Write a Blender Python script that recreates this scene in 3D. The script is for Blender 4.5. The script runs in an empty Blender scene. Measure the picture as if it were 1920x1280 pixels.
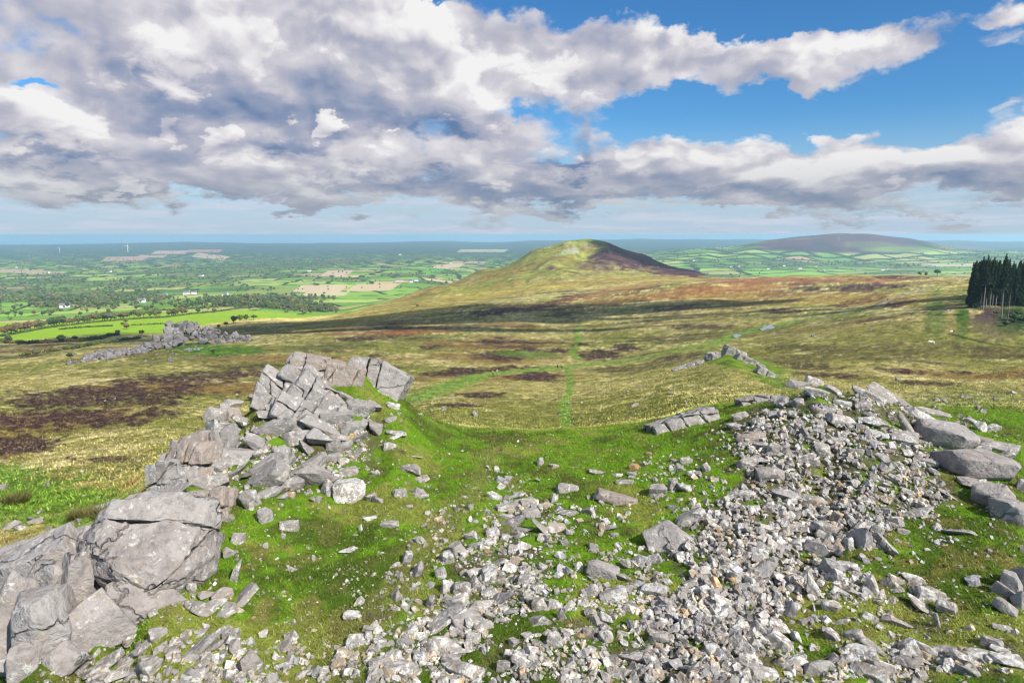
# tunables
HAZE_D = 8.5e-5; HAZE_C = (.50, .77, 1.0)
SUN_E = 5.0; EXPO = 0.88; SKY_S = .054; CLOUD_S = .535
AIR = (.5, 1.15, 1.0, (.62, 1.03, 1.28)); HORIZ = (.265, .33, .405)
#        clouds added out of view for their shade: ground x, y, z, half length, half depth, thickness, optical depth, turn
SHADE_CLOUDS = [(20, 90, -15, 900, 400, 120, .19, 0, .5), (-90, 600, -60, 260, 100, 110, 1.3, .08), (380, 1780, -60, 190, 160, 90, 1.5, 0)]
# cloud banks: photo x, photo y, half width, half height, weight
COVER = [(250,60,560,190,.75),(700,110,420,150,.7),(1020,110,330,110,.55),(1300,100,330,65,.55),(1560,105,260,58,.5),(1740,75,110,45,.45),(1880,85,60,25,.3),(1900,20,70,35,.6),(1420,160,90,35,.35),
 (100,270,330,120,.7),(420,270,300,90,.6),(720,260,250,90,.6),(1010,300,170,80,.6),(1110,215,60,60,.5),(1200,310,150,60,.55),(1420,320,260,55,.5),(1680,320,300,60,.55),(1900,310,160,60,.5),(600,340,400,50,.4),(1000,360,300,40,.4),(1500,370,500,30,.25),
 (1500,335,520,55,.32),(1000,345,400,45,.32),(300,340,330,45,.35),(1850,300,130,70,.3),(1350,395,160,9,.42),(1650,400,200,10,.4),(1000,398,130,8,.4),(560,388,170,12,.42),(1860,385,120,12,.42),(1240,205,40,12,.45),(1530,150,60,25,.2),(1890,205,90,25,.35),(1590,195,25,25,.3),
 (60,162,60,18,-.75),(890,170,45,30,-.75),(940,205,60,20,-.5),(1260,220,150,55,-.35),(1540,215,200,45,-.45),(1780,190,130,50,-.35),(1500,15,300,40,-.8),(1100,5,160,25,-.4),(1830,60,40,15,-.2),(830,3,30,14,-.6)]
TONE = [(500,225,230,70,-.26),(560,272,80,18,-.36),(120,296,140,12,-.34),(180,366,150,14,-.42),(340,165,190,60,-.18),(800,235,200,35,-.24),(900,352,230,22,-.36),(1060,374,240,16,-.32),(120,130,300,40,-.14),(640,200,120,50,-.12),(1500,355,400,20,-.20),(1850,345,200,22,-.18),(1082,270,22,50,-.40),(1065,314,75,10,-.36),(792,258,14,26,-.35),(872,256,30,14,-.3),(700,330,160,14,-.25),
 (60,225,110,50,.50),(150,235,70,40,.30),(400,278,40,30,.42),(310,238,36,18,.35),(535,222,28,14,.38),(628,240,26,22,.52),(745,252,26,16,.3),(835,240,36,14,.3),(1020,290,70,26,.46),(1165,278,28,42,.46),(1215,305,50,26,.3),(1112,190,34,34,.34),(1035,145,45,42,.3),(430,60,160,45,.14),(700,95,260,70,.14),(1000,100,160,50,.16),(1250,75,200,40,.2),(1540,70,180,36,.2),(1660,295,260,26,.16),(215,345,32,20,.42),(60,325,70,12,.28),(1900,22,60,26,.2),(1660,360,40,14,.3),(1320,345,60,16,.25)]
PUFF = .50; H_MID = .28; LITK = 1.5; T_BASE = .67
import bpy, bmesh, math, random
import numpy as np
from mathutils import Vector, Matrix, Quaternion, noise as mnoise

SC = bpy.context.scene
COL = SC.collection
R = math.radians
rng = np.random.default_rng(7)
random.seed(7)

# ------------------------------------------------------------------ camera
CZ = 14.0                                   # drone height over the summit turf
FPX = 1280.0                                # focal length in photo pixels (24 mm on 36 mm)
PITCH = math.atan(200.0 / 1280.0)
SP, CP = math.sin(PITCH), math.cos(PITCH)
cam_d = bpy.data.cameras.new('camera')
cam_d.lens = 24.0; cam_d.sensor_width = 36.0; cam_d.sensor_fit = 'HORIZONTAL'
cam_d.clip_start = 0.5; cam_d.clip_end = 200000
cam = bpy.data.objects.new('camera', cam_d); COL.objects.link(cam)
cam.location = (0, 0, CZ); cam.rotation_euler = (math.pi / 2 - PITCH, 0, 0)
SC.camera = cam

def ray(px, py):
    """photo pixel -> (x/y, z/y) slopes of its line of sight in the world"""
    u = (np.asarray(px, float) - 960) / FPX; v = (640 - np.asarray(py, float)) / FPX
    yw = CP + SP * v; zw = -SP + CP * v
    return u / yw, zw / yw

def to_px(x, y, z):
    dy = y * CP - (z - CZ) * SP; dv = y * SP + (z - CZ) * CP
    return 960 + FPX * x / dy, 640 - FPX * dv / dy

# ------------------------------------------------------------------ noise
def _h(ix, iy, seed):
    h = (ix.astype(np.uint32) * np.uint32(374761393) + iy.astype(np.uint32) * np.uint32(668265263) + np.uint32((seed * 974634777) & 0xffffffff))
    h = (h ^ (h >> np.uint32(13))) * np.uint32(1274126177)
    h = (h ^ (h >> np.uint32(16))) * np.uint32(2246822519)
    return ((h ^ (h >> np.uint32(15))) & np.uint32(0xffffff)).astype(np.float32) / np.float32(0xffffff)

def vnoise(x, y, seed=0):
    fx = np.floor(x); fy = np.floor(y)
    ix = fx.astype(np.int64); iy = fy.astype(np.int64)
    tx = (x - fx).astype(np.float32); ty = (y - fy).astype(np.float32)
    tx = tx * tx * (3 - 2 * tx); ty = ty * ty * (3 - 2 * ty)
    a = _h(ix, iy, seed); b = _h(ix + 1, iy, seed); c = _h(ix, iy + 1, seed); d = _h(ix + 1, iy + 1, seed)
    return ((a + (b - a) * tx) * (1 - ty) + (c + (d - c) * tx) * ty) * 2 - 1

def fbm(x, y, octs=4, seed=0, gain=.5):
    s = 0; amp = 1; tot = 0; x = np.asarray(x, np.float64); y = np.asarray(y, np.float64)
    for k in range(octs):
        s = s + amp * vnoise(x, y, seed + k * 17); tot += amp; amp *= gain
        x, y = (x * 1.62 - y * 1.2) + 13.7, (x * 1.2 + y * 1.62) + 7.1
    return s / tot * 1.6

def sm(e0, e1, x):
    t = np.clip((x - e0) / (e1 - e0), 0, 1); return t * t * (3 - 2 * t)

# ------------------------------------------------------------------ terrain: surveyed points (photo x, photo y, distance)
CPTS = []
def C(px, py, Y): CPTS.append((*ray(px, py), Y))
def CZp(px, Y, z): CPTS.append(((px - 960) / FPX, (z - CZ) / Y, Y))
# summit foreground
for px in (-500, -150, 300, 700, 1100, 1500, 1900, 2300): CZp(px, 8, 0.2); CZp(px, 13, 0.2)
for px, py, Y in [(400,1280,20.5),(700,1280,20),(1000,1280,19.7),(1300,1280,19.6),(1600,1280,19.4),(1920,1280,19.2),
    (-20,1280,21.5),(150,1230,22.5),(230,1180,24),(420,1130,24.6),(500,1000,30.2),(700,1000,31),(900,1000,30.8),(1100,1000,30.2),(1300,1000,29.8),(1500,1000,30),(1700,1000,29.8),(1920,1000,29.6),
    (800,900,38),(950,900,38.2),(1100,900,37.5),(1250,900,36.5),(1400,880,36),(1550,880,36),(1700,880,36),(1850,880,37),(1920,860,39),
    (850,830,45),(950,812,48.5),(1060,806,50),(1180,806,49),(1240,800,48),(1300,790,47.5),(1400,770,46),(1470,752,45.5),(1540,728,45),(1620,745,44.5),(1700,768,45),(1800,785,46.5),(1920,790,48),
    # left tor
    (650,900,37.2),(560,880,37.4),(450,850,38.5),(700,830,41),(620,800,41),(540,790,41),(480,770,42.5),(620,740,44),(560,715,45),(690,730,45),(620,680,47),(680,680,47.6),(560,690,47),(740,740,46.5),(780,775,47),
    (400,800,40.5),(350,870,36),(320,930,32),(420,930,33.5),(300,1000,28.5),(380,1010,29.5),(240,1060,26.4),(120,1070,25.2),(150,1120,24),(40,1120,23.6),
    # slope falling away west of the ridge
    (0,1040,34),(-120,1060,32),(120,1000,38),(60,980,43),(200,960,43.5),(0,940,53),(150,920,55),(260,900,52),(0,900,66),(200,880,68),(0,850,92),(250,830,88),(0,780,132),(300,770,125),(0,720,200),(350,720,190),(500,690,235),
    (-300,900,64),(-300,780,130),(-300,720,200)]: C(px, py, Y)
CZp(800, 70, -6.5); CZp(960, 70, -7); CZp(1060, 70, -7); 
CZp(620, 62, -4); CZp(700, 60, -3); CZp(620, 95, -15); CZp(500, 62, -6); CZp(450, 90, -14); CZp(400, 55, -4)
for px, py, Y in [(830,765,105),(900,785,98),(980,794,95),(1060,796,92),(1180,790,80),(750,740,160),(900,740,150),(1060,740,145),(1060,765,115),(900,765,118),(1180,765,98),(1180,740,122),(700,690,245),(900,690,240),(1060,688,240),(1200,690,215),
    (1245,784,66),(1300,748,84),(1300,722,118),(1370,664,170),(1340,668,172),(1420,682,166),(1460,706,140),(1490,722,118),(1300,688,160),(1240,740,108),(1360,700,128),(1370,735,92),(1430,745,80)]: C(px, py, Y)
CZp(1380, 200, -22); CZp(1400, 235, -28); CZp(1470, 190, -21)
for px, py, Y in [(1240,714,140),(1250,692,178),(1300,660,225),(1230,665,250)]: C(px, py, Y)
CZp(1540, 60, -2.2); CZp(1620, 60, -2.0); CZp(1620, 80, -6.2); CZp(1700, 75, -6.3); CZp(1480, 62, -2); CZp(1800, 72, -5)
for px, py, Y in [(1920,762,82),(1750,738,106),(1600,700,150),(1920,720,130),(1800,700,162),(1500,650,245),(1700,640,228),(1920,640,238),(1700,600,300),(1820,575,340),(1920,575,338),
    (1400,610,385),(1250,650,300),(1400,565,620),(1600,560,545),(1800,545,540),(1250,600,470),(1060,640,365),(900,640,360),(700,640,350),(500,650,325),(350,664,292),(150,672,300),(0,690,290),(-250,700,280),
    (0,672,350),(200,655,360),(0,660,430),(200,640,500),(450,628,460),(600,620,460),(900,600,510),(1060,600,520),(750,590,640),(900,570,700),(1060,570,720),
    (0,645,560),(300,633,640),(0,625,740),(300,605,860),(450,600,820),(560,600,860),(0,605,960),(300,585,1080),(460,583,1060),(-300,620,900),(-300,660,420),
    (620,590,1040),(700,570,1280),(800,538,1580),(900,505,1720),(1000,468,1800),(1060,452,1810),(1100,449,1800),(1140,454,1800),(1200,476,1840),(1260,500,1890),(1310,514,1940),
    (1100,470,1690),(1100,490,1590),(1100,520,1330),(1000,510,1500),(900,540,1420),(800,560,1250),(1200,505,1560),(1200,525,1250),(1100,545,1080),(900,565,1080),(1000,560,930),(700,585,980),
    (1250,535,900),(1400,524,990),(1400,519,1120),(1500,517,1130),(1600,515,1150),(1720,516,1140),(1800,519,1000),(1920,520,1000),(2200,520,1000),(2200,640,250),(2200,720,140),
    # valley
    (0,580,1420),(300,565,1700),(0,550,2050),(300,540,2300),(500,555,1900),(600,540,2250),(0,520,3100),(300,515,3250),(600,515,3150),(780,520,2850),(0,500,4300),(300,497,4500),(600,495,4600),(850,492,4600),
    (0,482,6300),(300,482,6400),(600,478,6900),(900,474,7300),(0,470,8300),(300,468,8700),(600,466,9200),(900,464,9800),(-300,520,3100),(-300,480,6500),
    (0,459,12500),(180,457,12500),(350,453.5,12500),(520,456,13000),(700,454.5,14500),(850,452,15500),(1000,451,16000),(1200,448,17000),(1400,449,17000),(1800,450.5,16000),(1920,452,15500),(2200,452,15000),(-300,459,12500),
    # far heather hill
    (1500,509,3500),(1350,505,3700),(1250,500,4000),(1700,508,3400),(1850,500,3700),(1450,498,4100),(1600,498,4200),(1750,492,4300),(1920,490,4300),(1350,482,4800),(1250,481,5000),(1330,469,5150),(1420,457.5,5350),(1450,453.5,5450),(1500,447.5,5550),(1550,443,5620),(1580,440.6,5650),(1620,440.6,5650),(1650,443.5,5650),(1700,449.5,5650),(1740,457,5630),(1770,465,5600),(1850,472,5600),(1920,474,5600),
    (1550,475,4950),(1680,475,5000),(1450,474,4950),(1600,457,5300),(1600,487,4600),(1180,490,4800),(2200,480,5400)]: C(px, py, Y)
for px, Y, z in [(620,1500,-150),(700,1750,-158),(800,2050,-165),(900,2250,-168),(1000,2400,-165),(1100,2500,-168),(1200,2500,-170),(1310,2500,-170),(1400,1700,-120),(1600,1700,-120),(1800,1700,-120),
    (1500,2500,-178),(1000,3200,-178),(1150,3300,-178),(1100,5500,-182),(1000,9000,-170),(1200,9000,-178),(1600,7800,-190),(1800,7800,-180),(1400,7800,-185),(1920,9000,-180),(1600,11000,-180),(1900,1700,-120)]: CZp(px, Y, z)
for px in range(-400, 2350, 120):
    CZp(px, 20500, -330); CZp(px, 28000, -420)
for px, py in [(90,458.5),(270,455),(430,455),(610,455.5)]: C(px, py, 12700)
for px, py in [(780,453),(1100,449.5),(1300,448.5),(1500,449),(1600,449.5),(1700,450)]: C(px, py, 16500)
CPA = np.array(CPTS)
KA = 4.5
_cx = np.stack([CPA[:, 0] * KA, np.log(CPA[:, 2])], 1)
_c2 = 0.06 ** 2
def _solve():
    d2 = ((_cx[:, None] - _cx[None]) ** 2).sum(-1)
    n = len(_cx); A = np.zeros((n + 3, n + 3)); A[:n, :n] = np.sqrt(d2 + _c2) - np.eye(n) * 0.004
    P = np.concatenate([np.ones((n, 1)), _cx], 1); A[:n, n:] = P; A[n:, :n] = P.T
    b = np.zeros(n + 3); b[:n] = CPA[:, 1] * CPA[:, 2] ** 0.0
    return np.linalg.solve(A, b)
_w = _solve()
def s_rbf(a, lY):
    out = np.empty(len(a)); A = (a * KA).astype(np.float32); L = lY.astype(np.float32)
    n = len(_cx); cx = _cx.astype(np.float32)
    for i in range(0, len(a), 60000):
        d2 = (A[i:i+60000, None] - cx[None, :, 0]) ** 2 + (L[i:i+60000, None] - cx[None, :, 1]) ** 2
        out[i:i+60000] = np.sqrt(d2 + np.float32(_c2)) @ _w[:n].astype(np.float32) + _w[n] + _w[n+1] * A[i:i+60000] + _w[n+2] * L[i:i+60000]
    return out

NA = 1000
AMAX = 1.0
AS = np.linspace(-AMAX, AMAX, NA)
ys = [7.0]
while ys[-1] < 27000:
    y = ys[-1]
    drop = 14 if y < 55 else (14 + (y - 55) * .35 if y < 150 else 50 if y < 1000 else 200)
    d = 1.5 * y * y / (drop * 683)
    if y < 16: d = .5
    elif y < 60: d = max(d, .05)
    if y > 900: d = min(d, 6.5 if y < 1950 else 26 if y < 4400 else 18 if y < 5800 else 60 if y < 9000 else 140)
    ys.append(y + d)
YS = np.array(ys); NR = len(YS)
# the line of sight is interpolated on a coarser lattice first (smooth), then refined
NC = 260
ac = np.linspace(-AMAX, AMAX, NC); lc = np.linspace(math.log(YS[0]), math.log(YS[-1]), 520)
GA, GL = np.meshgrid(ac, lc)
Sc = s_rbf(GA.ravel(), GL.ravel()).reshape(520, NC)
fi = (np.log(YS) - lc[0]) / (lc[1] - lc[0]); i0 = np.clip(fi.astype(int), 0, 518); ft = (fi - i0)[:, None]
fj = (AS - ac[0]) / (ac[1] - ac[0]); j0 = np.clip(fj.astype(int), 0, NC - 2); fu = (fj - j0)[None]
S = (Sc[i0][:, j0] * (1 - ft) + Sc[i0 + 1][:, j0] * ft) * (1 - fu) + (Sc[i0][:, j0 + 1] * (1 - ft) + Sc[i0 + 1][:, j0 + 1] * ft) * fu
GY = np.repeat(YS[:, None], NA, 1); GX = GY * AS[None]
GZ = CZ + S * GY
PX, PY = to_px(GX, GY, GZ)                  # where each ground point shows, used to lay out the land cover
# ------------------------------------------------------------------ terrain relief and land cover
def boundary(a, pts):
    q = sorted((float(ray(px, py)[0]), Y) for px, py, Y in pts)
    return np.interp(a, [k[0] for k in q], [k[1] for k in q])
MB = boundary(AS, [(-500,645,545),(0,642,575),(200,629,640),(300,622,690),(420,608,800),(520,600,900),(620,589.5,1040),(700,569.5,1280),(800,538,1580),(900,506,1715),(1000,469,1795),(1100,450,1805),(1200,477,1840),(1312,515,1930),(1330,518,1300),(1400,519,1150),(1600,516,1180),(1800,520,1040),(2300,520,1040)])
farm = sm(-.02, .02, GY / (MB[None] * (1 + .03 * fbm(GX / 120, GY / 120, 3, 3))) - 1)
nearw = 1 - sm(55, 110, GY); farw = sm(900, 1600, GY)
n_a = fbm(GX / 2.6, GY / 2.6, 4, 11)
rel = nearw * (.11 * n_a + .05 * fbm(GX / .7, GY / .7, 2, 12))
tus = fbm(GX / 1.9, GY / 1.9, 3, 14)
rel += (1 - nearw) * (1 - sm(350, 800, GY)) * (.22 * tus) + (1 - nearw) * (1 - farm) * (.7 * fbm(GX / 38, GY / 38, 4, 15) * sm(100, 400, GY))
hillm = sm(1000, 1300, GY) * (1 - farm)
rel += hillm * 5 * fbm(GX / 90, GY / 90, 5, 16)
rel += farm * sm(1000, 2500, GY) * (3.0 * fbm(GX / 500, GY / 500, 4, 17))
GZ = GZ + rel
S = (GZ - CZ) / GY
PX, PY = to_px(GX, GY, GZ)

def cell(x, y):
    a = x / y
    fj = np.clip((a + AMAX) / (2 * AMAX) * (NA - 1), 0, NA - 1.001); j = fj.astype(int)
    i = np.clip(np.searchsorted(YS, y) - 1, 0, NR - 2)
    return i, j, (y - YS[i]) / (YS[i + 1] - YS[i]), fj - j
def grid_at(G, x, y):
    x = np.atleast_1d(np.asarray(x, float)); y = np.atleast_1d(np.asarray(y, float))
    i, j, t, u = cell(x, y)
    return (G[i, j] * (1 - t) + G[i + 1, j] * t) * (1 - u) + (G[i, j + 1] * (1 - t) + G[i + 1, j + 1] * t) * u
def ground(x, y): return grid_at(GZ, x, y)
def hit(px, py, ymin=12.0):
    """where the line of sight of photo pixels meets the ground"""
    px = np.atleast_1d(np.asarray(px, float)); py = np.atleast_1d(np.asarray(py, float))
    a, s = ray(px, py); out = np.zeros((len(px), 3)); k0 = np.searchsorted(YS, ymin)
    for n in range(len(px)):
        fj = np.clip((a[n] + AMAX) / (2 * AMAX) * (NA - 1), 0, NA - 1.001); j = int(fj); u = fj - j
        col = S[k0:, j] * (1 - u) + S[k0:, j + 1] * u - s[n]
        k = int(np.argmax(col >= 0))
        if col[k] < 0: k = len(col) - 1
        if k == 0: Y = YS[k0]
        else:
            f = -col[k - 1] / (col[k] - col[k - 1]) if col[k] != col[k - 1] else 0
            Y = YS[k0 + k - 1] + f * (YS[k0 + k] - YS[k0 + k - 1])
        out[n] = (a[n] * Y, Y, CZ + s[n] * Y)
    return out
def H(px, py): return Vector(hit(px, py)[0])

NZ1 = fbm(AS[None] * 26 + 0 * GY, np.log(GY) * 13 + 0 * GX, 5, 21)
NZ2 = fbm(AS[None] * 90 + 0 * GY, np.log(GY) * 60 + 0 * GX, 4, 22)
NZ3 = fbm(AS[None] * 260 + 0 * GY, np.log(GY) * 150 + 0 * GX, 3, 23)
def E(cx, cy, rx, ry, tilt=0, rough=.9):
    dx = PX - cx; q = (dx / rx) ** 2 + ((PY - cy - tilt * dx) / ry) ** 2
    return sm(1.5, .35, q + rough * (.7 * NZ1 + .6 * NZ2))
def BOX(cx, cy, rx, ry, tilt=0):
    dx = PX - cx; dy = PY - cy - tilt * dx
    return ((np.abs(dx + dy * 1.5) < rx) & (np.abs(dy) < ry)).astype(float)
def inpoly(px, py, poly):
    c = np.zeros(np.shape(px), bool); n = len(poly)
    for i in range(n):
        x0, y0 = poly[i]; x1, y1 = poly[i - 1]
        if y0 == y1: continue
        m = ((y0 > py) != (y1 > py)) & (px < (x1 - x0) * (py - y0) / (y1 - y0) + x0); c ^= m
    return c
# loose stone: where it lies and how thick (photo outline of each spread of scree)
SCREE = [
 (.97, [(1395,820),(1450,770),(1500,745),(1560,722),(1640,740),(1720,775),(1745,830),(1790,900),(1800,950),(1700,985),(1610,985),(1590,1050),(1560,1100),(1490,1130),(1460,1200),(1420,1290),(1230,1290),(1230,1180),(1280,1100),(1250,1060),(1300,1010),(1350,960),(1385,900)]),
 (.85, [(930,935),(1000,930),(1060,1000),(1040,1060),(1060,1110),(1010,1140),(900,1120),(835,1060),(870,1000)]),
 (.66, [(760,1130),(1000,1110),(1250,1090),(1260,1290),(640,1290),(660,1200)]),
 (.80, [(1600,1230),(1700,1195),(1920,1225),(1940,1290),(1480,1290)]),
 (.42, [(150,1290),(330,1190),(430,1150),(640,1210),(640,1290)]),
 (.34, [(1130,900),(1300,850),(1390,830),(1340,960),(1250,1060),(1100,1110),(1070,1010)]),
 (.75, [(480,790),(620,760),(700,770),(730,850),(640,930),(540,940),(400,900),(380,830)]),
 (.40, [(1480,1130),(1600,1080),(1620,1200),(1560,1290),(1420,1290)]),
 (.30, [(1180,860),(1350,790),(1560,700),(1760,770),(1890,900),(1760,1030),(1680,1150),(1560,1180),(1500,1290),(1050,1290),(1060,1120),(1180,1060)]),
 (.26, [(700,1100),(830,960),(930,890),(1120,960),(1120,1120),(1000,1160),(740,1180)]),
 (.35, [(1780,780),(1890,790),(1880,840),(1800,850)]),
]
def scree_density(px, py):
    d = np.full(np.shape(px), .05)
    for k, (v, poly) in enumerate(SCREE): d = np.maximum(d, v * inpoly(px, py, poly))
    return d

def mixc(base, col, m): return base + (np.array(col)[None, None] - base) * m[..., None]
COV = np.zeros((NR, NA, 3)) + np.array((.29, .255, .088))
n_b = fbm(GX / 14, GY / 14, 4, 31); n_c = fbm(GX / 55, GY / 40, 4, 32)
COV = mixc(COV, (.165, .17, .038), sm(-.42, .5, n_c * .7 + tus * .55 * (1 - sm(500, 1500, GY)) + n_b * .3))
COV = mixc(COV, (.48, .41, .19), .75 * sm(.1, .7, -n_b * .6 - tus * .6))
COV = mixc(COV, (.17, .095, .035), .7 * sm(.15, .7, fbm(GX / 80 + 9, GY / 30, 4, 33) + .25 * n_b))
hth = sm(.28, .5, fbm(GX / 45 + 3, GY / 22, 5, 34) + .2 * NZ2) * sm(110, 170, GY) * .8
HE = [(200,745,190,22,-.03),(130,785,190,22,-.05),(40,835,90,18,0),(320,712,140,11,-.03),(420,702,90,8,0),(190,860,70,7,0),(930,638,45,7,0),(807,650,26,5,0),(933,668,45,9,0),(867,697,70,8,-.05),(990,657,22,4,0),(1120,667,45,13,0),(1173,650,34,8,0),
 (1093,647,18,4,0),(713,667,26,4,0),(1047,658,28,4,.1),(1007,707,50,9,0),(930,585,80,6,-.12),(1040,567,70,7,-.25),(690,634,55,5,-.05),(1267,670,32,5,-.1),(1467,550,55,8,0),(1563,543,85,8,0),(1613,563,55,7,-.2),(1467,583,48,4,0),(1673,570,52,7,-.2),
 (1513,653,65,9,.02),(1497,683,75,8,.05),(1697,697,52,5,.1),(1847,653,55,6,.08),(1313,613,75,5,0),(1647,537,62,5,0),(1500,533,28,3,0),(1300,667,34,6,-.2),(1797,697,32,3,.1),(1560,705,70,5,.05),(1750,720,60,4,.05),(640,700,70,6,0),(900,740,60,5,0),(960,690,50,6,0),(860,760,50,4,0),(1690,520,60,3,0)]
hm = hth
hm = hm * (1 - .6 * sm(.05, .3, NZ2 + .5 * tus))
for e in HE: hm = np.maximum(hm, E(e[0], e[1], e[2], e[3], e[4], 1.15) * (1 - .35 * sm(.2, .5, NZ3 + .3 * tus)))
COV = mixc(COV, (.050, .024, .028), hm * .95)
for e, c, k in [((1310,547,170,13,-.08),(.22,.085,.03),.75),((740,622,110,6,-.03),(.20,.08,.035),.8),((1480,526,260,5,0),(.20,.08,.04),.8),((1180,540,140,8,-.2),(.19,.08,.03),.7),((1500,560,300,14,0),(.27,.17,.04),.5),
    ((500,655,300,9,-.05),(.10,.12,.028),.6),((350,672,260,6,-.1),(.10,.11,.03),.5),((400,655,85,11,0),(.06,.145,.014),.95),((80,940,230,55,.1),(.10,.20,.018),.9),((20,900,60,30,.2),(.12,.21,.025),.8),((250,880,90,18,0),(.22,.21,.06),.6),
    ((1385,678,70,15,.2),(.085,.17,.014),.9),((1450,712,50,12,.3),(.09,.17,.016),.9),((1000,665,70,6,.05),(.1,.16,.03),.8),((900,1000,10,10,0),(.1,.16,.03),0),((1756,590,20,40,0),(.06,.12,.02),.7),((1803,605,14,45,-.1),(.045,.11,.012),.95),((1783,610,12,32,0),(.22,.19,.06),.8),
    ((1870,605,46,32,0),(.085,.055,.05),.95),((1905,600,40,26,0),(.02,.055,.014),.9),((1690,760,220,14,.02),(.11,.15,.03),.6),((1820,740,150,14,0),(.12,.15,.035),.5),((1620,640,300,40,0),(.17,.165,.04),.5),((1350,690,200,30,0),(.19,.19,.05),.3),((1400,620,120,18,0),(.15,.125,.04),.4),
    # the near hill
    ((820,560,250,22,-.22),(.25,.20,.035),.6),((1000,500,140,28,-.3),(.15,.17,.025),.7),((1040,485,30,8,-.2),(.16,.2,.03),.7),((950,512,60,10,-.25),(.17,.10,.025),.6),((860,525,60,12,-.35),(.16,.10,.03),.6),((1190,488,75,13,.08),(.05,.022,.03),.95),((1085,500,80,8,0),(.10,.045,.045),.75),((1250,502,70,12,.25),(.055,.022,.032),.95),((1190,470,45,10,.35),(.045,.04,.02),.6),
    ((1130,512,12,9,.6),(.26,.2,.09),.6),((1100,455,60,7,0),(.14,.17,.03),.6),((1180,520,150,9,.02),(.24,.21,.06),.6),((1000,540,160,10,-.1),(.30,.235,.05),.8),((1200,530,120,7,-.1),(.33,.25,.08),.6),
    ((1072,470,10,7,0),(.3,.29,.24),.4),((1102,462,12,4,0),(.3,.29,.24),.4)]:
    COV = mixc(COV, c, E(*e) * k)
hv = fbm(GX / 60, GY / 45, 5, 36); hv2 = fbm(GX / 110 + 5, GY / 60, 5, 37)
hz = hillm * (PX > 640) * (PX < 1330) * (GY > 1050)
COV = mixc(COV, (.15, .165, .022), .65 * sm(-.05, .5, hv + .4 * NZ2) * hz); COV = mixc(COV, (.20, .115, .03), .6 * sm(.1, .6, hv2 + .3 * NZ2) * hz)
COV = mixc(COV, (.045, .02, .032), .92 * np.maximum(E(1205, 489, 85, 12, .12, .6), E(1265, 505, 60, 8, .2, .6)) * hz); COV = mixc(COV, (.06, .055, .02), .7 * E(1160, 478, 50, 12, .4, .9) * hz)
COV = mixc(COV, (.30, .29, .24), .5 * np.maximum(E(1062, 471, 9, 7, -.5, .7), E(1078, 468, 6, 7, .5, .7)) * hz)
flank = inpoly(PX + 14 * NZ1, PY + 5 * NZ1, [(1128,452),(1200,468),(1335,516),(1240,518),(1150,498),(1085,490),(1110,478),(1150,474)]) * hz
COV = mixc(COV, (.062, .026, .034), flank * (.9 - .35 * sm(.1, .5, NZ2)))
strip = sm(.78, .88, GY / MB[None] + .04 * n_c) * (1 - farm) * sm(660, 600, PX); COV = mixc(COV, (.52, .43, .15), .85 * strip)
# summit turf
fg = 1 - sm(54, 59, GY + 1.5 * n_a) * (1 - .9 * E(1400, 682, 75, 15, .2, .6)); fg = np.where(PY > 1500, 1, fg) * (1 - sm(185, 200, GY))
west = sm(40, -40, PX - np.interp(PY, [700, 850, 950, 1050, 1280], [470, 330, 290, 60, -100]))   # slope outside the ridge
turf = np.zeros((NR, NA, 3)) + np.array((.112, .212, .012))
d1 = fbm(GX / 3.1, GY / 3.1, 5, 41); d2 = fbm(GX / .8, GY / .8, 3, 42); d3 = fbm(GX / 8, GY / 8, 3, 43)
turf = mixc(turf, (.062, .105, .011), .95 * sm(-.1, .5, d1 + .4 * d2 + .55 * sm(900, 1200, PY) - .15))
turf = mixc(turf, (.20, .20, .045), .7 * sm(.1, .6, -d1 + .35 * d2 + .5 * d3))
turf = mixc(turf, (.14, .115, .04), .4 * sm(.2, .7, d2 + .5 * d1))
trail = np.minimum.reduce([np.abs(PX - np.interp(PY, [790, 850, 900, 960, 1060, 1150, 1280], [930, 925, 900, 850, 770, 700, 640])) / np.interp(PY, [800, 1000, 1280], [16, 38, 70])])
turf = mixc(turf, (.17, .165, .05), .62 * sm(1.3, .3, trail + .5 * d1) * sm(790, 850, PY))
turf = mixc(turf, (.22, .2, .075), .6 * E(1340, 735, 80, 22, 0)); turf = mixc(turf, (.16, .15, .035), .6 * E(1800, 1000, 120, 120, 0)*sm(0,.5,d2))
sd = scree_density(PX + 34 * d1 + 16 * d3, PY + 26 * d3 + 14 * d1) * (GY < 70)
turf = mixc(turf, (.10, .092, .05), sm(.7, 1.05, sd + .3 * d2) * .85)
COV = COV + (turf - COV) * (fg * (1 - west))[..., None]
# walkers' paths
def pathmask(pts, w, rough=.35):
    P = hit([p[0] for p in pts], [p[1] for p in pts])[:, :2]
    lo = P.min(0) - 60; hi = P.max(0) + 60
    m = (GX > lo[0]) & (GX < hi[0]) & (GY > lo[1]) & (GY < hi[1])
    x = GX[m]; y = GY[m]; d = np.full(x.shape, 1e9)
    for p, q in zip(P[:-1], P[1:]):
        v = q - p; t = np.clip(((x - p[0]) * v[0] + (y - p[1]) * v[1]) / (v @ v), 0, 1)
        d = np.minimum(d, np.hypot(x - p[0] - t * v[0], y - p[1] - t * v[1]))
    out = np.zeros(GX.shape); out[m] = sm(1.25, .6, d / w + rough * tus[m]); return out
PATH_MAIN = [(770,752),(800,738),(860,715),(905,703),(960,697),(1050,689),(1110,683),(1150,678),(1250,661),(1310,648),(1360,635),(1440,612),(1500,600),(1560,591),(1640,576)]
P1 = pathmask(PATH_MAIN, 5.2, .2); P2 = pathmask([(1063,690),(1070,715),(1068,735),(1057,755),(1063,796)], .95, .7)
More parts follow.
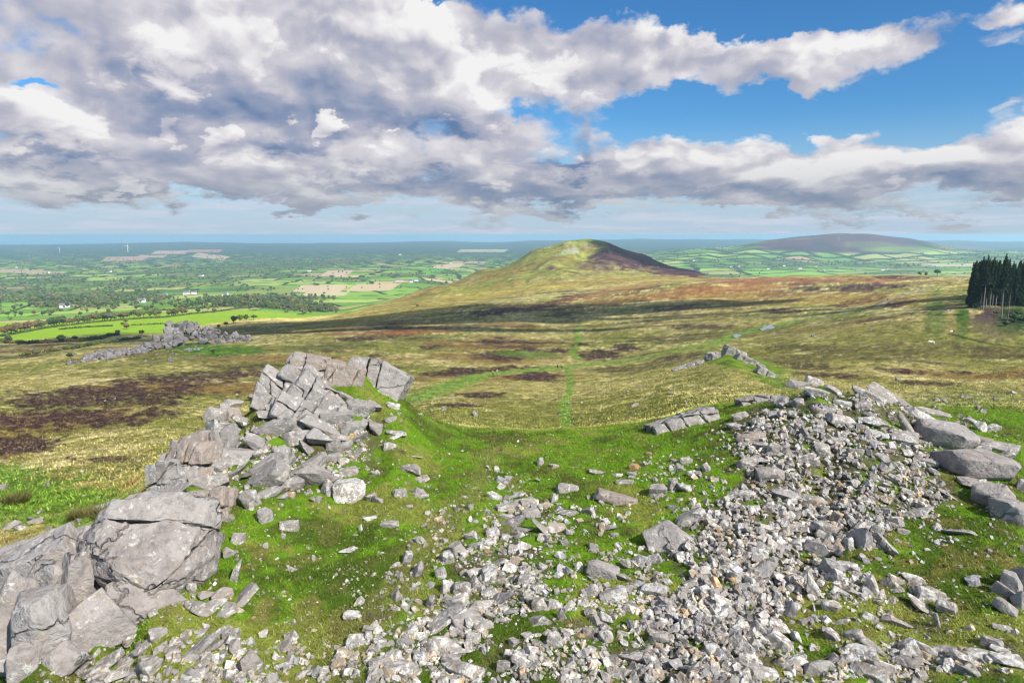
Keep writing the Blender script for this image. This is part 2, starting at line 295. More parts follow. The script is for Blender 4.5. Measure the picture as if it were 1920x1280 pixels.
P3 = pathmask([(1095,608),(1080,625),(1086,640),(1070,660),(1090,674)], 1.5, .7); P4 = pathmask([(1640,576),(1668,563),(1700,550),(1745,539)], 2.4)
P5 = pathmask([(1640,576),(1560,600),(1500,606),(1440,622)], 4.5)
COV = mixc(COV, (.14, .235, .035), .92 * np.maximum(np.maximum(P1, P2), P3)); COV = mixc(COV, (.10, .13, .028), .6 * P5); COV = mixc(COV, (.24, .22, .17), .85 * P4)
wear = .6 * np.maximum(P1, P5) * sm(.2, .7, NZ2 + tus * .6); COV = mixc(COV, (.19, .15, .09), .5 * wear)
ditch = pathmask([(1785,627),(1830,638),(1880,648),(1920,652)], 1.6); COV = mixc(COV, (.02, .025, .008), .85 * ditch)
# farmland: hedged fields, woods
wx = GX + 130 * fbm(GX / 1100, GY / 1100, 3, 51); wy = GY + 130 * fbm(GX / 1100 + 5, GY / 1100, 3, 52)
big = np.where((GY > 3200) & (PX > 1150), 1.35, 1.0)
fu_ = (wx * .94 + wy * .34) / big; fv_ = (-wx * .34 + wy * .94) / big
row = np.floor(fv_ / 140); rh = _h(row.astype(np.int64), row.astype(np.int64) * 0 + 3, 5)
cw = 115 + 130 * rh; cu = (fu_ + rh * 900) / cw; colm = np.floor(cu)
fh = _h(colm.astype(np.int64), row.astype(np.int64), 9); fh2 = _h(colm.astype(np.int64), row.astype(np.int64), 19)
edge = np.minimum(np.minimum(cu - colm, 1 + colm - cu) * cw, np.minimum(fv_ / 140 - row, 1 + row - fv_ / 140) * 140) * big
PAL = np.array([(.12,.235,.035),(.17,.31,.04),(.25,.34,.075),(.30,.32,.10),(.40,.33,.16),(.36,.235,.155),(.08,.14,.035)])
pi_ = np.digitize(fh, [.30, .60, .77, .86, .925, .95])
FC = PAL[pi_] * (0.85 + .3 * fh2)[..., None] * (1 + .10 * fbm(GX / 40, GY / 40, 3, 53))[..., None]
hw = np.maximum(5.0, GY * GY / (200 * 683) * .17)
FC = mixc(FC, (.02, .034, .012), sm(1.3, .7, edge / hw))
for e, c in [((633,511.5,24,4.5,0),(.42,.30,.22)),((600,541,46,6.5,0),(.43,.34,.22)),((700,538.5,42,6.5,-.03),(.43,.33,.2)),((610,551,40,3.5,0),(.4,.36,.2)),((235,485,40,4,-.02),(.33,.2,.14)),((320,473,32,3,0),(.36,.24,.16)),((382,470.5,32,2.6,0),(.3,.14,.1)),((395,481,30,4.5,.12),(.38,.27,.17)),((285,480.5,26,2.5,0),(.33,.22,.15)),((840,499,26,3.6,-.05),(.4,.31,.2)),((905,470,45,2.6,0),(.3,.28,.16)),((505,546,46,8,-.03),(.19,.24,.055)),((360,580,55,4,-.03),(.3,.32,.1)),((430,578,60,4,-.03),(.3,.3,.11)),((812,508,18,5,0),(.1,.26,.03)),((1790,497,60,2.5,0),(.4,.36,.24)),((60,510,60,3.5,.05),(.33,.25,.15)),((870,492,40,2,0),(.3,.22,.15))]:
    FC = mixc(FC, c, BOX(*e))
near_f = sm(1.04, .98, GY / np.interp(AS, [float(ray(p, q)[0]) for p, q in ((0, 610), (250, 590), (450, 580), (620, 588))], [960, 1020, 1090, 1060])) * (PX < 640)
FC = mixc(FC, (.20, .325, .018), near_f[...] * .93)
FC = mixc(FC, (.33, .27, .08), E(60, 643, 330, 5, -.06, .5) * near_f * .5)
WOODS = [(100,553,190,17,0),(267,533,170,8,0),(383,513,150,9,0),(500,500,140,9,-.05),(517,560,120,5,0),(20,535,60,5,0),(567,497,110,6,-.05),(740,484,90,4,-.05),(890,478,70,3,0),(130,575,80,3,0),(260,560,60,6,0),(80,478,120,4,.2),(140,495,70,5,.2),(450,540,60,5,0),(640,525,60,4,0),(760,515,40,4,0),(650,490,60,3,0),
  (1480,492,55,6,.05),(1430,500,60,5,0),(1600,495,90,5,0),(1380,503,50,4,.05),(1700,500,50,4,0),(1310,490,40,4,0),(850,512,40,3,0),(1860,483,90,2.5,.08)]
woods = np.zeros(GX.shape)
for e in WOODS: woods = np.maximum(woods, E(*e))
wn = fbm(GX / 330 + 4, GY / 330, 4, 55)
woods = np.maximum(woods * .9, sm(.56, .74, wn) * (GY < 8000) * (1 - E(1600, 470, 330, 20, 0, 0)))
farwood = np.maximum.reduce([E(350, 461, 420, 7, 0, .4), E(60, 462, 160, 5, 0, .4), E(800, 458, 330, 6, 0, .5), E(1300, 455, 420, 7, 0, .5), E(1880, 457, 150, 5, 0, .5)]) * (GY > 8500)
woods = np.maximum(woods, farwood * .93) * (1 - near_f)
FC = mixc(FC, (.05, .075, .026), woods * .72); FC = mixc(FC, (.016, .028, .016), np.clip(farwood, 0, 1) * .95)
# the far heather hill
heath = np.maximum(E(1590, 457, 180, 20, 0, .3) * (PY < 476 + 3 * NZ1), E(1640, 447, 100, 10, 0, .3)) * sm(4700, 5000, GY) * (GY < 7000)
FC = mixc(FC, (.075, .016, .04), heath * .98)  # heather purple, kept dark in place of a cast cloud shadow
FC = mixc(FC, (.10, .10, .035), .8 * E(1650, 460, 75, 7, .05, .7) * heath); FC = mixc(FC, (.03, .018, .032), .8 * np.maximum(E(1490, 468, 55, 7, 0, .8), E(1545, 463, 25, 9, .3)) * heath)  # dark violet on the left paints cloud shade into the heather
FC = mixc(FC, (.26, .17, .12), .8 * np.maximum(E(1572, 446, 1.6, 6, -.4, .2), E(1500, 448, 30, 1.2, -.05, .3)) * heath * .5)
FC = mixc(FC, (.025, .035, .014), E(1735, 459.5, 42, 3.4, .26, .3) * (GY > 4500) * .95)
FC = mixc(FC, (.14, .20, .045), E(1690, 468, 75, 6, 0, .2) * (GY > 3300) * (GY < 7000) * .8); FC = mixc(FC, (.19, .055, .06), E(1810, 465, 60, 3, .05, .5) * (GY > 3300) * .6)
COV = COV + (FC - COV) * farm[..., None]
beach = sm(-300, -330, GZ) * (GY > 15000); COV = mixc(COV, (.1, .12, .08), beach)
COV = np.clip(COV * (1 + .12 * fbm(GX / .35, GY / .35, 2, 61) * nearw + (.30 * NZ2 + .32 * NZ3) * (1 - farm) * (1 - fg * (1 - west)))[..., None], .004, .8)

# ------------------------------------------------------------------ mesh and material helpers
def mesh_np(name, V, F, mat=None, col=None, parent=None, smooth=False, cname='cover'):
    V = np.asarray(V, np.float32); F = np.asarray(F, np.int32)
    me = bpy.data.meshes.new(name); n, k = F.shape
    me.vertices.add(len(V)); me.vertices.foreach_set('co', V.ravel())
    me.loops.add(n * k); me.loops.foreach_set('vertex_index', F.ravel())
    me.polygons.add(n); me.polygons.foreach_set('loop_start', np.arange(0, n * k, k, dtype=np.int32))
    try: me.polygons.foreach_set('loop_total', np.full(n, k, np.int32))
    except Exception: pass
    if smooth: me.polygons.foreach_set('use_smooth', np.ones(n, bool))
    else: me.polygons.foreach_set('use_smooth', np.zeros(n, bool))
    me.update(calc_edges=True)
    if col is not None:
        at = me.attributes.new(cname, 'FLOAT_COLOR', 'POINT')
        c4 = np.ones((len(V), 4), np.float32); c4[:, :3] = col; at.data.foreach_set('color', c4.ravel())
    if mat: me.materials.append(mat)
    o = bpy.data.objects.new(name, me); COL.objects.link(o)
    if parent: o.parent = parent
    return o
def tag(o, label=None, cat=None, group=None, kind=None):
    if label: o['label'] = label
    if cat: o['category'] = cat
    if group: o['group'] = group
    if kind: o['kind'] = kind
    return o
class NT:
    """small node-tree writer"""
    def __init__(s, tree): s.t = tree; s.t.nodes.clear()
    def n(s, typ, props=None, **ins):
        nd = s.t.nodes.new(typ)
        for k, v in (props or {}).items(): setattr(nd, k, v)
        for k, v in ins.items():
            key = int(k[1:]) if k[0] == '_' and k[1:].isdigit() else k.replace('__', ' ')
            s.set(nd.inputs[key], v)
        return nd
    def set(s, sock, v):
        if isinstance(v, bpy.types.Node): v = v.outputs[0]
        if isinstance(v, bpy.types.NodeSocket): s.t.links.new(v, sock)
        else:
            if hasattr(sock.default_value, '__len__') and not isinstance(v, str):
                v = list(v); m = len(sock.default_value)
                if len(v) == 3 and m == 4: v = v + [1]
            sock.default_value = v
    def m(s, op, a, b=None, c=None, clamp=False):
        nd = s.n('ShaderNodeMath', {'operation': op, 'use_clamp': clamp}); s.set(nd.inputs[0], a)
        if b is not None: s.set(nd.inputs[1], b)
        if c is not None: s.set(nd.inputs[2], c)
        return nd.outputs[0]
    def vm(s, op, a, b=None, c=None):
        nd = s.n('ShaderNodeVectorMath', {'operation': op}); s.set(nd.inputs[0], a)
        if b is not None: s.set(nd.inputs[1], b)
        if c is not None: s.set(nd.inputs[2], c)
        return nd.outputs[1] if op in ('DOT_PRODUCT', 'LENGTH', 'DISTANCE') else nd.outputs[0]
    def mix(s, f, a, b, blend='MIX'):
        nd = s.n('ShaderNodeMix', {'data_type': 'RGBA', 'blend_type': blend}); s.set(nd.inputs[0], f); s.set(nd.inputs[6], a); s.set(nd.inputs[7], b)
        return nd.outputs[2]
    def rng(s, v, a, b, c=0., d=1., typ='SMOOTHSTEP'):
        nd = s.n('ShaderNodeMapRange', {'interpolation_type': typ}); s.set(nd.inputs[0], v)
        for i, k in enumerate((a, b, c, d)): s.set(nd.inputs[i + 1], k)
        return nd.outputs[0]
    def noise(s, vec, scale, detail=3, rough=.5, dist=0.):
        nd = s.n('ShaderNodeTexNoise'); s.set(nd.inputs['Vector'], vec); s.set(nd.inputs['Scale'], scale); s.set(nd.inputs['Detail'], detail); s.set(nd.inputs['Roughness'], rough); s.set(nd.inputs['Distortion'], dist)
        return nd
def new_mat(name):
    m = bpy.data.materials.new(name); m.use_nodes = True; return m, NT(m.node_tree)
def finish(T, color, rough=.95, spec=.12, normal=None, **kw):
    b = T.n('ShaderNodeBsdfPrincipled'); T.set(b.inputs['Base Color'], color); T.set(b.inputs['Roughness'], rough); T.set(b.inputs['Specular IOR Level'], spec)
    if normal is not None: T.set(b.inputs['Normal'], normal)
    for k, v in kw.items(): T.set(b.inputs[k.replace('__', ' ')], v)
    o = T.n('ShaderNodeOutputMaterial'); T.t.links.new(b.outputs[0], o.inputs[0]); return b

def mat_ground():
    m, T = new_mat('turf_and_moor')
    at = T.n('ShaderNodeAttribute', {'attribute_name': 'cover'}); pos = T.n('ShaderNodeNewGeometry').outputs['Position']
    n1 = T.noise(pos, 2.3, 5, .65).outputs[0]; n2 = T.noise(pos, .11, 4, .6).outputs[0]; n3 = T.noise(pos, 14., 3, .6).outputs[0]
    f = T.m('MULTIPLY', T.rng(n1, .25, .75, .72, 1.28, 'LINEAR'), T.rng(n2, .25, .75, .86, 1.14, 'LINEAR'))
    f = T.m('MULTIPLY', f, T.rng(n3, .25, .75, .75, 1.25, 'LINEAR'))
    c = T.vm('SCALE', at.outputs[0]); T.set(c.node.inputs['Scale'], f)
    bm = T.n('ShaderNodeBump', Strength=.9, Distance=.16, Height=T.m('ADD', n1, T.m('MULTIPLY', n3, .35)))
    finish(T, c, .95, .08, bm); return m
def mat_leaf(name, rough=.8, var=.35):
    m, T = new_mat(name)
    at = T.n('ShaderNodeAttribute', {'attribute_name': 'cover'}); pos = T.n('ShaderNodeNewGeometry').outputs['Position']
    oi = T.n('ShaderNodeObjectInfo')
    n1 = T.noise(pos, 1.4, 3, .6).outputs[0]
    f = T.m('MULTIPLY', T.rng(n1, .2, .8, 1 - var, 1 + var, 'LINEAR'), T.rng(oi.outputs['Random'], 0, 1, .8, 1.2, 'LINEAR'))
    c = T.vm('SCALE', at.outputs[0]); T.set(c.node.inputs['Scale'], f)
    finish(T, c, rough, .1); return m
def mat_rock(name, base=(.27, .245, .235), alt=(.22, .19, .18), lichen=.5, cracks=0., tint=None, lscale=1.0):
    m, T = new_mat(name)
    pos = T.n('ShaderNodeNewGeometry').outputs['Position']; oi = T.n('ShaderNodeObjectInfo').outputs['Random']
    off = T.vm('ADD', pos, T.vm('SCALE', (31., 17., 53.))); T.set(off.node.inputs[1].links[0].from_node.inputs['Scale'], oi)
    nb = T.noise(off, .9 * lscale, 4, .6).outputs[0]; nf = T.noise(off, 11 * lscale, 4, .65).outputs[0]; nl = T.noise(off, 4.2 * lscale, 5, .68, .4).outputs[0]
    nl2 = T.noise(off, 1.1 * lscale, 2, .5).outputs[0]
    c = T.mix(T.rng(nb, .35, .65), base, alt)
    c = T.mix(T.rng(oi, .0, 1., 0., .55, 'LINEAR'), c, (.36, .345, .33)) if tint is None else T.mix(.5, c, tint)
    c = T.mix(T.m('MULTIPLY', T.rng(nf, .55, .8), .55), c, (.10, .09, .085))
    c = T.mix(T.m('MULTIPLY', T.rng(T.noise(off, 2.2 * lscale, 3, .6).outputs[0], .56, .72), .5), c, (.30, .215, .14))
    lm = T.m('MULTIPLY', T.rng(T.m('ADD', nl, T.m('MULTIPLY', T.m('SUBTRACT', nl2, .5), .5)), .62 - .08 * lichen, .68 - .08 * lichen), min(1, .55 + .4 * lichen))
    c = T.mix(lm, c, (.58, .565, .525))
    c = T.mix(T.m('MULTIPLY', T.rng(T.noise(off, 2.9 * lscale, 4, .7).outputs[0], .63, .72), .5), c, (.30, .31, .16))
    nm = T.noise(off, 3.1 * lscale, 5, .62).outputs[0]
    c = T.mix(T.m('MULTIPLY', T.rng(nm, .52, .30), .45), c, (.13, .115, .105))
    h = T.m('ADD', T.m('MULTIPLY', nm, 1.1), T.m('MULTIPLY', nf, .3))
    if cracks:
        w = T.vm('ADD', off, T.vm('SCALE', T.noise(off, .55, 4, .6).outputs['Color'])); T.set(w.node.inputs[1].links[0].from_node.inputs['Scale'], 2.2)
        vo = T.n('ShaderNodeTexVoronoi', {'feature': 'DISTANCE_TO_EDGE'}); T.set(vo.inputs['Vector'], w); T.set(vo.inputs['Scale'], cracks)
        cr = T.m('MAXIMUM', T.rng(vo.outputs['Distance'], 0., .016), T.rng(T.noise(off, .5, 2, .5).outputs[0], .50, .56)); h = T.m('ADD', h, T.m('MULTIPLY', cr, .8)); c = T.mix(T.m('MULTIPLY', T.m('SUBTRACT', 1., cr), .45), c, (.045, .04, .035))
    bm = T.n('ShaderNodeBump', Strength=.9, Distance=.16, Height=h)
    finish(T, c, .9, .2, bm); return m
def mat_plain(name, col, rough=.8, spec=.3, var=.15, scale=3., **kw):
    m, T = new_mat(name)
    pos = T.n('ShaderNodeNewGeometry').outputs['Position']
    c = T.vm('SCALE', col); T.set(c.node.inputs['Scale'], T.rng(T.noise(pos, scale, 3, .6).outputs[0], .25, .75, 1 - var, 1 + var, 'LINEAR'))
    finish(T, c, rough, spec, **kw); return m
M_GROUND = mat_ground(); M_LEAF = mat_leaf('foliage'); M_GRASS = mat_leaf('grass_blades', .75, .25)
M_ROCK = mat_rock('lichened_dolerite', (.35, .315, .275), (.245, .215, .19), lichen=.8); M_ROCKP = mat_rock('pale_lichened_stone', (.41, .37, .32), (.30, .26, .22), lichen=1.6)
M_BOULD = mat_rock('grey_boulder_rock', (.35, .315, .29), (.26, .23, .21), lichen=.25, cracks=.22); M_TOR = mat_rock('tor_rock', (.325, .30, .275), (.24, .22, .20), lichen=.45, cracks=.0)
M_DARKROCK = mat_rock('distant_tor_rock', (.155, .14, .145), (.10, .092, .10), lichen=.1, lscale=.35); M_ORANGE = mat_rock('iron_stained_stone', (.42, .21, .08), (.33, .2, .11), lichen=.2, tint=(.42, .28, .15)); M_ORTOR = mat_rock('ochre_lichened_rock', (.30, .22, .17), (.26, .2, .15), lichen=.3, cracks=0., tint=(.37, .335, .30))

# the ground sheet
ij = np.arange(NR * NA).reshape(NR, NA)
FQ = np.stack([ij[:-1, :-1], ij[:-1, 1:], ij[1:, 1:], ij[1:, :-1]], -1).reshape(-1, 4)
g = mesh_np('terrain', np.stack([GX, GY, GZ], -1).reshape(-1, 3), FQ, M_GROUND, COV.reshape(-1, 3), smooth=True); g['kind'] = 'structure'
# ------------------------------------------------------------------ stones
def split_keep(bm, co, no):
    """cut a closed convex bmesh by a plane and keep the side against the normal"""
    geom = bm.verts[:] + bm.edges[:] + bm.faces[:]
    r = bmesh.ops.bisect_plane(bm, geom=geom, plane_co=co, plane_no=no, clear_outer=True)
    ed = [e for e in r['geom_cut'] if isinstance(e, bmesh.types.BMEdge)]
    if len(ed) > 2:
        try: bmesh.ops.contextual_create(bm, geom=ed)
        except Exception: pass
    return len(bm.faces) > 3
def rough_up(bm, bevel, edge, amp, seed, freq=2.2, rounds=3, fine=0.):
    bmesh.ops.dissolve_limit(bm, angle_limit=.02, verts=bm.verts[:], edges=bm.edges[:])
    if bevel: bmesh.ops.bevel(bm, geom=bm.edges[:], offset=bevel, segments=1, affect='EDGES', profile=.6, clamp_overlap=True)
    bmesh.ops.triangulate(bm, faces=bm.faces[:])
    for _ in range(rounds):
        long = [e for e in bm.edges if e.calc_length() > edge]
        if not long: break
        bmesh.ops.subdivide_edges(bm, edges=long, cuts=1, use_grid_fill=False); bmesh.ops.triangulate(bm, faces=bm.faces[:])
    bm.normal_update(); o = Vector((seed * 3.17, seed * 1.31, seed * .77))
    for v in bm.verts:
        n = mnoise.fractal(v.co * freq + o, .8, 2.1, 4) + .6 * (abs(mnoise.noise(v.co * freq * .6 + o * 2)) - .3)
        if fine: n += fine / amp * mnoise.fractal(v.co * freq * 4.3 + o, .7, 2.1, 3)
        v.co += v.normal * n * amp
def finish_rock(bm, name, mat, sharp=38):
    me = bpy.data.meshes.new(name); bm.to_mesh(me); bm.free(); me.materials.append(mat)
    me.polygons.foreach_set('use_smooth', np.ones(len(me.polygons), bool))
    try: me.set_sharp_from_angle(angle=R(sharp))
    except Exception: pass
    return me
def rock_bm(seed, cuts=11, box=(1, 1, 1), depth=(.52, .92), hullpts=0):
    r = random.Random(seed); bm = bmesh.new()
    if hullpts:                             # broken wedge: the hull of a few scattered points
        for k in range(hullpts):
            d = Vector((r.gauss(0, 1), r.gauss(0, 1), r.gauss(0, 1))).normalized(); bm.verts.new(d * r.uniform(.36, .52) if hullpts < 20 else d * r.uniform(.46, .53))
        g_ = bmesh.ops.convex_hull(bm, input=bm.verts[:])
        bmesh.ops.delete(bm, geom=[v for v in g_['geom_interior'] if isinstance(v, bmesh.types.BMVert)], context='VERTS')
        bm.normal_update()
    else: bmesh.ops.create_cube(bm, size=1.0)
    for k in range(cuts):
        d = Vector((r.gauss(0, 1), r.gauss(0, 1), r.gauss(0, 1))).normalized()
        ext = max(v.co.dot(d) for v in bm.verts) if hullpts else .5 * (abs(d.x) + abs(d.y) + abs(d.z)); split_keep(bm, d * ext * r.uniform(*depth), d)
    co = np.array([v.co[:] for v in bm.verts]); lo = co.min(0); hi = co.max(0)
    for v in bm.verts:
        for k in range(3): v.co[k] = ((v.co[k] - lo[k]) / (hi[k] - lo[k]) - .5) * box[k]
    return bm
def rock_mesh(seed, mat, cuts=11, bevel=.045, edge=.17, amp=.022, box=(1, 1, 1), depth=(.52, .92), rounds=3, hullpts=0):
    bm = rock_bm(seed, cuts, box, depth, hullpts); rough_up(bm, bevel, edge, amp, seed, rounds=rounds); return finish_rock(bm, 'rock', mat)
NV = 20
BASES = {}
for key, mat in (('b', M_BOULD), ('t', M_TOR), ('g', M_ROCK), ('p', M_ROCKP), ('o', M_ORANGE), ('y', M_ORTOR)):
    src = BASES.get('b')
    BASES[key] = []
    for k in range(NV if key in 'btgp' else 4):
        if src: me = src[k].copy(); me.materials.clear(); me.materials.append(mat)
        else: me = rock_mesh(100 + k, mat, cuts=[3, 14, 2, 18, 4][k % 5], depth=[(.6, .92), (.48, .8), (.7, .95)][k % 3], bevel=[.03, .07, .045, .09, .055][(k // 4) % 5], hullpts=[11, 0, 15, 0, 9][k % 5], amp=.03)
        BASES[key].append(me)

LANDMARKS = []                              # (photo x, y, words) of things one can find
def slant(p): return math.sqrt(p[0] ** 2 + p[1] ** 2 + (p[2] - CZ) ** 2)
STONES = []
def place_rock(px, py, w, h, tilt=0., key=None, deep=None, name='stone', lift=.17, var=None, yaw=None):
    p = hit([px], [py])[0]; d = slant(p); W = w * d / FPX; Hh = h * d / FPX
    dep = math.atan2(CZ - p[2], math.hypot(p[0], p[1])); t = abs(math.radians(tilt))
    if tilt:                                # undo the tilt to find the lengths along the stone's own axes
        c, s_ = math.cos(t), math.sin(t)
        k = c * c - s_ * s_
        if k > .3: W, Hh = max(.6 * W, (W * c - Hh * s_) / k), max(.5 * Hh, (Hh * c - W * s_) / k)
        else: W, Hh = math.hypot(W, Hh) * .92, min(W, Hh) * .62
    Hz = Hh * .82; D = np.clip((Hh - Hz * math.cos(dep)) / max(.2, math.sin(dep)), .55 * W, 1.15 * W) if deep is None else deep * W
    if key is None: key = 'g' if random.random() < .55 else 'p'
    lst = BASES[key]; me = lst[(random.randrange(len(lst)) if var is None else var) % len(lst)]
    o = bpy.data.objects.new(name, me); COL.objects.link(o)
    o.location = (p[0], p[1] + .1 * D, p[2] + lift * Hz)
    y = (random.choice([0, math.pi]) + random.uniform(-.45, .45)) if yaw is None else yaw
    o.rotation_mode = 'QUATERNION'
    az_ = math.atan2(p[0], p[1])
    o.rotation_quaternion = Quaternion((0, 0, 1), -az_) @ Quaternion((0, 1, 0), math.radians(tilt)) @ Quaternion((1, 0, 0), random.uniform(-.3, .3)) @ Quaternion((0, 0, 1), y)
    o.scale = (W * 1.2, D * 1.15, Hz * 1.2)
    STONES.append(dict(o=o, px=px, py=py, w=w, h=h, tilt=tilt, key=key, name=name, d=d)); return o

# ---- the left tor: jointed rock split along its joints, blocks on and below it (crop offsets as measured in the photo)
def fractured(name, center_px, size, rot, planes, seed, mat, gap=.035, bevel=.05, edge=.26, amp=.1, lift=0., shape_cuts=6, hullpts=0):
    """an outcrop of living rock: one hull split along joint planes into blocks that touch"""
    px, py = center_px; p = hit([px], [py])[0]
    r = random.Random(seed)
    root = bpy.data.objects.new(name, None); COL.objects.link(root); root.location = (p[0], p[1], p[2] + lift)
    root.rotation_euler = rot
    bm = rock_bm(seed, shape_cuts, size, (.62, .95) if not hullpts else (.8, .95), hullpts); parts = [bm]
    if isinstance(planes, int):             # joints open one after another, always in the largest block left
        dirs = [Vector((1, r.uniform(-.3, .3), r.uniform(-.3, .3))), Vector((r.uniform(-.3, .3), r.uniform(-.2, .2), 1)), Vector((r.uniform(-.4, .4), 1, r.uniform(-.4, .4)))]
        for k in range(planes):
            parts.sort(key=lambda b: -b.calc_volume()); b = parts[0]; cs = [v.co for v in b.verts]; ext = [max(c[i] for c in cs) - min(c[i] for c in cs) for i in range(3)]
            d = dirs[max(range(3), key=lambda i: ext[(0, 2, 1)[i]] * r.uniform(.6, 1.2))]; n = (d + Vector((r.gauss(0, .22), r.gauss(0, .22), r.gauss(0, .22)))).normalized()
            cen = sum(cs, Vector()) / len(cs); co = cen + n * r.uniform(-.12, .12) * max(ext); got = []
            for sgn in (1, -1):
                c = b.copy()
                if split_keep(c, co, n * sgn) and len(c.verts) > 3 and c.calc_volume() > 5e-3: got.append(c)
                else: c.free()
            if len(got) == 2: b.free(); parts = parts[1:] + got
            else: [c.free() for c in got]
        planes = []
    for co, no in planes:
        nxt = []
        for b in parts:
            for sgn in (1, -1):
                c = b.copy(); n = Vector(no).normalized() * sgn
                if split_keep(c, Vector(co), n) and len(c.verts) > 3 and c.calc_volume() > 2e-3: nxt.append(c)
                else: c.free()
            b.free()
        parts = nxt
    for k, b in enumerate(parts):
        cc = sum((v.co for v in b.verts), Vector()) / len(b.verts)
        off = Vector((r.uniform(-1, 1), r.uniform(-1, 1), r.uniform(-.4, .6))) * gap * 1.6
        for v in b.verts: v.co = cc + (v.co - cc) * (1 - gap) + off
        rough_up(b, bevel, edge, amp, seed + k, freq=.75, rounds=5, fine=amp * .35)
        me = finish_rock(b, 'block', mat, 34); o = bpy.data.objects.new('block', me); COL.objects.link(o); o.parent = root
    return root
T5 = lambda x, y: (270 + x / 3.46, 630 + y / 3.46)
slabs = fractured('leaning_slabs', T5(1500, 290), (4.3, 2.6, 3.3), (R(-26), R(26), R(-8)), [((-.85, 0, 0), (1, .25, .35)), ((.5, 0, 0), (1, -.2, .3))], 21, M_BOULD, gap=.05, bevel=.16, amp=.12, lift=-.15, shape_cuts=12)
tag(slabs, 'three big smooth grey slabs leaning together on the crest of the left tor', 'rock outcrop')
def joints(r, n_, L, Hh): return [((r.uniform(-.42, .42) * L, 0, 0), (1, r.uniform(-.4, .4), r.uniform(-.5, .5))) for _ in range(n_)] + [((0, 0, r.uniform(-.2, .35) * Hh), (r.uniform(-.3, .3), r.uniform(-.3, .5), 1)) for _ in range(max(1, n_ // 3))]
jr = random.Random(5)
for nm, c5, sz, ro, nj, sd_, mt, lf, lab in [
    ('crest_outcrop', (1200, 225), (5.0, 3.0, 2.3), (R(-8), R(10), R(8)), 10, 22, M_ORTOR, -.25, 'ochre and lichen stained rock outcrop at the very top of the left tor'),
    ('jointed_outcrop', (915, 375), (3.9, 2.6, 3.1), (R(-24), R(24), R(6)), 9, 23, M_TOR, -.25, 'steep grey rock face of jointed columns on the left shoulder of the left tor'),
    ('jointed_outcrop', (1140, 420), (4.8, 2.6, 2.0), (R(-20), R(42), R(-6)), 8, 24, M_TOR, .0, 'long sloping rib of cracked grey rock running down the middle of the left tor'),
    ('jointed_outcrop', (1060, 270), (3.4, 2.4, 2.0), (R(-18), R(34), R(10)), 6, 27, M_TOR, .0, 'grey stepped rock between the ochre crest and the jointed face of the left tor'),
    ('jointed_outcrop', (1010, 505), (3.4, 2.0, 1.7), (R(-20), R(28), R(14)), 6, 28, M_TOR, .0, 'broken ledge of grey rock at the foot of the jointed face'),
    ('jointed_outcrop', (315, 850), (2.5, 2.0, 2.6), (R(-22), R(-8), R(-10)), 6, 29, M_ORTOR, .0, 'pinkish buff crag at the low left end of the left tor'),
    ('jointed_outcrop', (185, 940), (2.0, 1.7, 2.3), (R(-18), R(-14), R(0)), 6, 31, M_TOR, -.1, 'shadowed grey crag on the outer left edge of the left tor'),
    ('jointed_outcrop', (475, 700), (2.2, 1.7, 1.9), (R(-20), R(-20), R(5)), 5, 32, M_TOR, -.1, 'split grey hump of rock on the ridge between the crag and the jointed face'),
    ('jointed_outcrop', (390, 1120), (2.6, 1.8, 2.0), (R(-26), R(-8), R(0)), 6, 33, M_ORTOR, -.1, 'pale broken outcrop joining the great boulder to the low end of the left tor')]:
    tag(fractured(nm, T5(*c5), sz, ro, nj + 8, sd_, mt, gap=.05, bevel=.085, amp=.13, lift=lf), lab, 'rock outcrop')
small_out = fractured('pale_outcrop', (1280, 795), (4.9, 2.6, 1.5), (R(-14), R(-14), R(12)), [((x, 0, 0), (1, .3 * (-1) ** k, .3)) for k, x in enumerate((-1.7, -1.0, -.4, .3, .9, 1.6))] + [((0, -.4, 0), (.1, 1, .5)), ((0, .6, 0), (-.1, 1, .3)), ((0, 0, .3), (.2, .4, 1))], 25, M_TOR, gap=.045, bevel=.05, edge=.2, amp=.13, lift=-.1)
tag(small_out, 'pale net cracked outcrop at the right rim of the grassy saddle', 'rock outcrop')
o2 = fractured('grassy_outcrop', (1422, 754), (3., 1.7, 1.2), (R(-10), R(-10), R(5)), [((x, 0, 0), (1, .3 * (-1) ** k, .2)) for k, x in enumerate((-.8, -.2, .5, 1.0))] + [((0, 0, .1), (.2, .3, 1))], 26, M_TOR, gap=.06, bevel=.05, edge=.2, amp=.12, lift=-.15)
tag(o2, 'low rough outcrop half sunk in grass above the scree at its left top', 'rock outcrop')
for k, (px, py, sz, ro, lab) in enumerate([(1378, 666, (6.2, 3.4, 3.4), (0, R(22), 0), 'small lichened crag topping the grassy knoll behind the scree'), (1336, 674, (3.4, 2.6, 3.4), (0, 0, .3), 'dark upright rock stub on the left side of the grassy knoll'), (1404, 680, (7, 3, 2.3), (0, R(28), 0), 'sloping band of grey rock down the right side of the grassy knoll'), (1442, 704, (6, 2.4, 1.7), (0, R(30), 0), 'lowest strip of bare rock trailing from the grassy knoll'), (1290, 688, (8, 3.4, 1.5), (0, R(-18), 0), 'flat grey rock shelf at the left foot of the grassy knoll')]):
    tag(fractured('knoll_outcrop', (px, py), sz, ro, 8, 40 + k, M_TOR, gap=.05, bevel=.12, edge=.4, amp=.24), lab, 'rock outcrop')

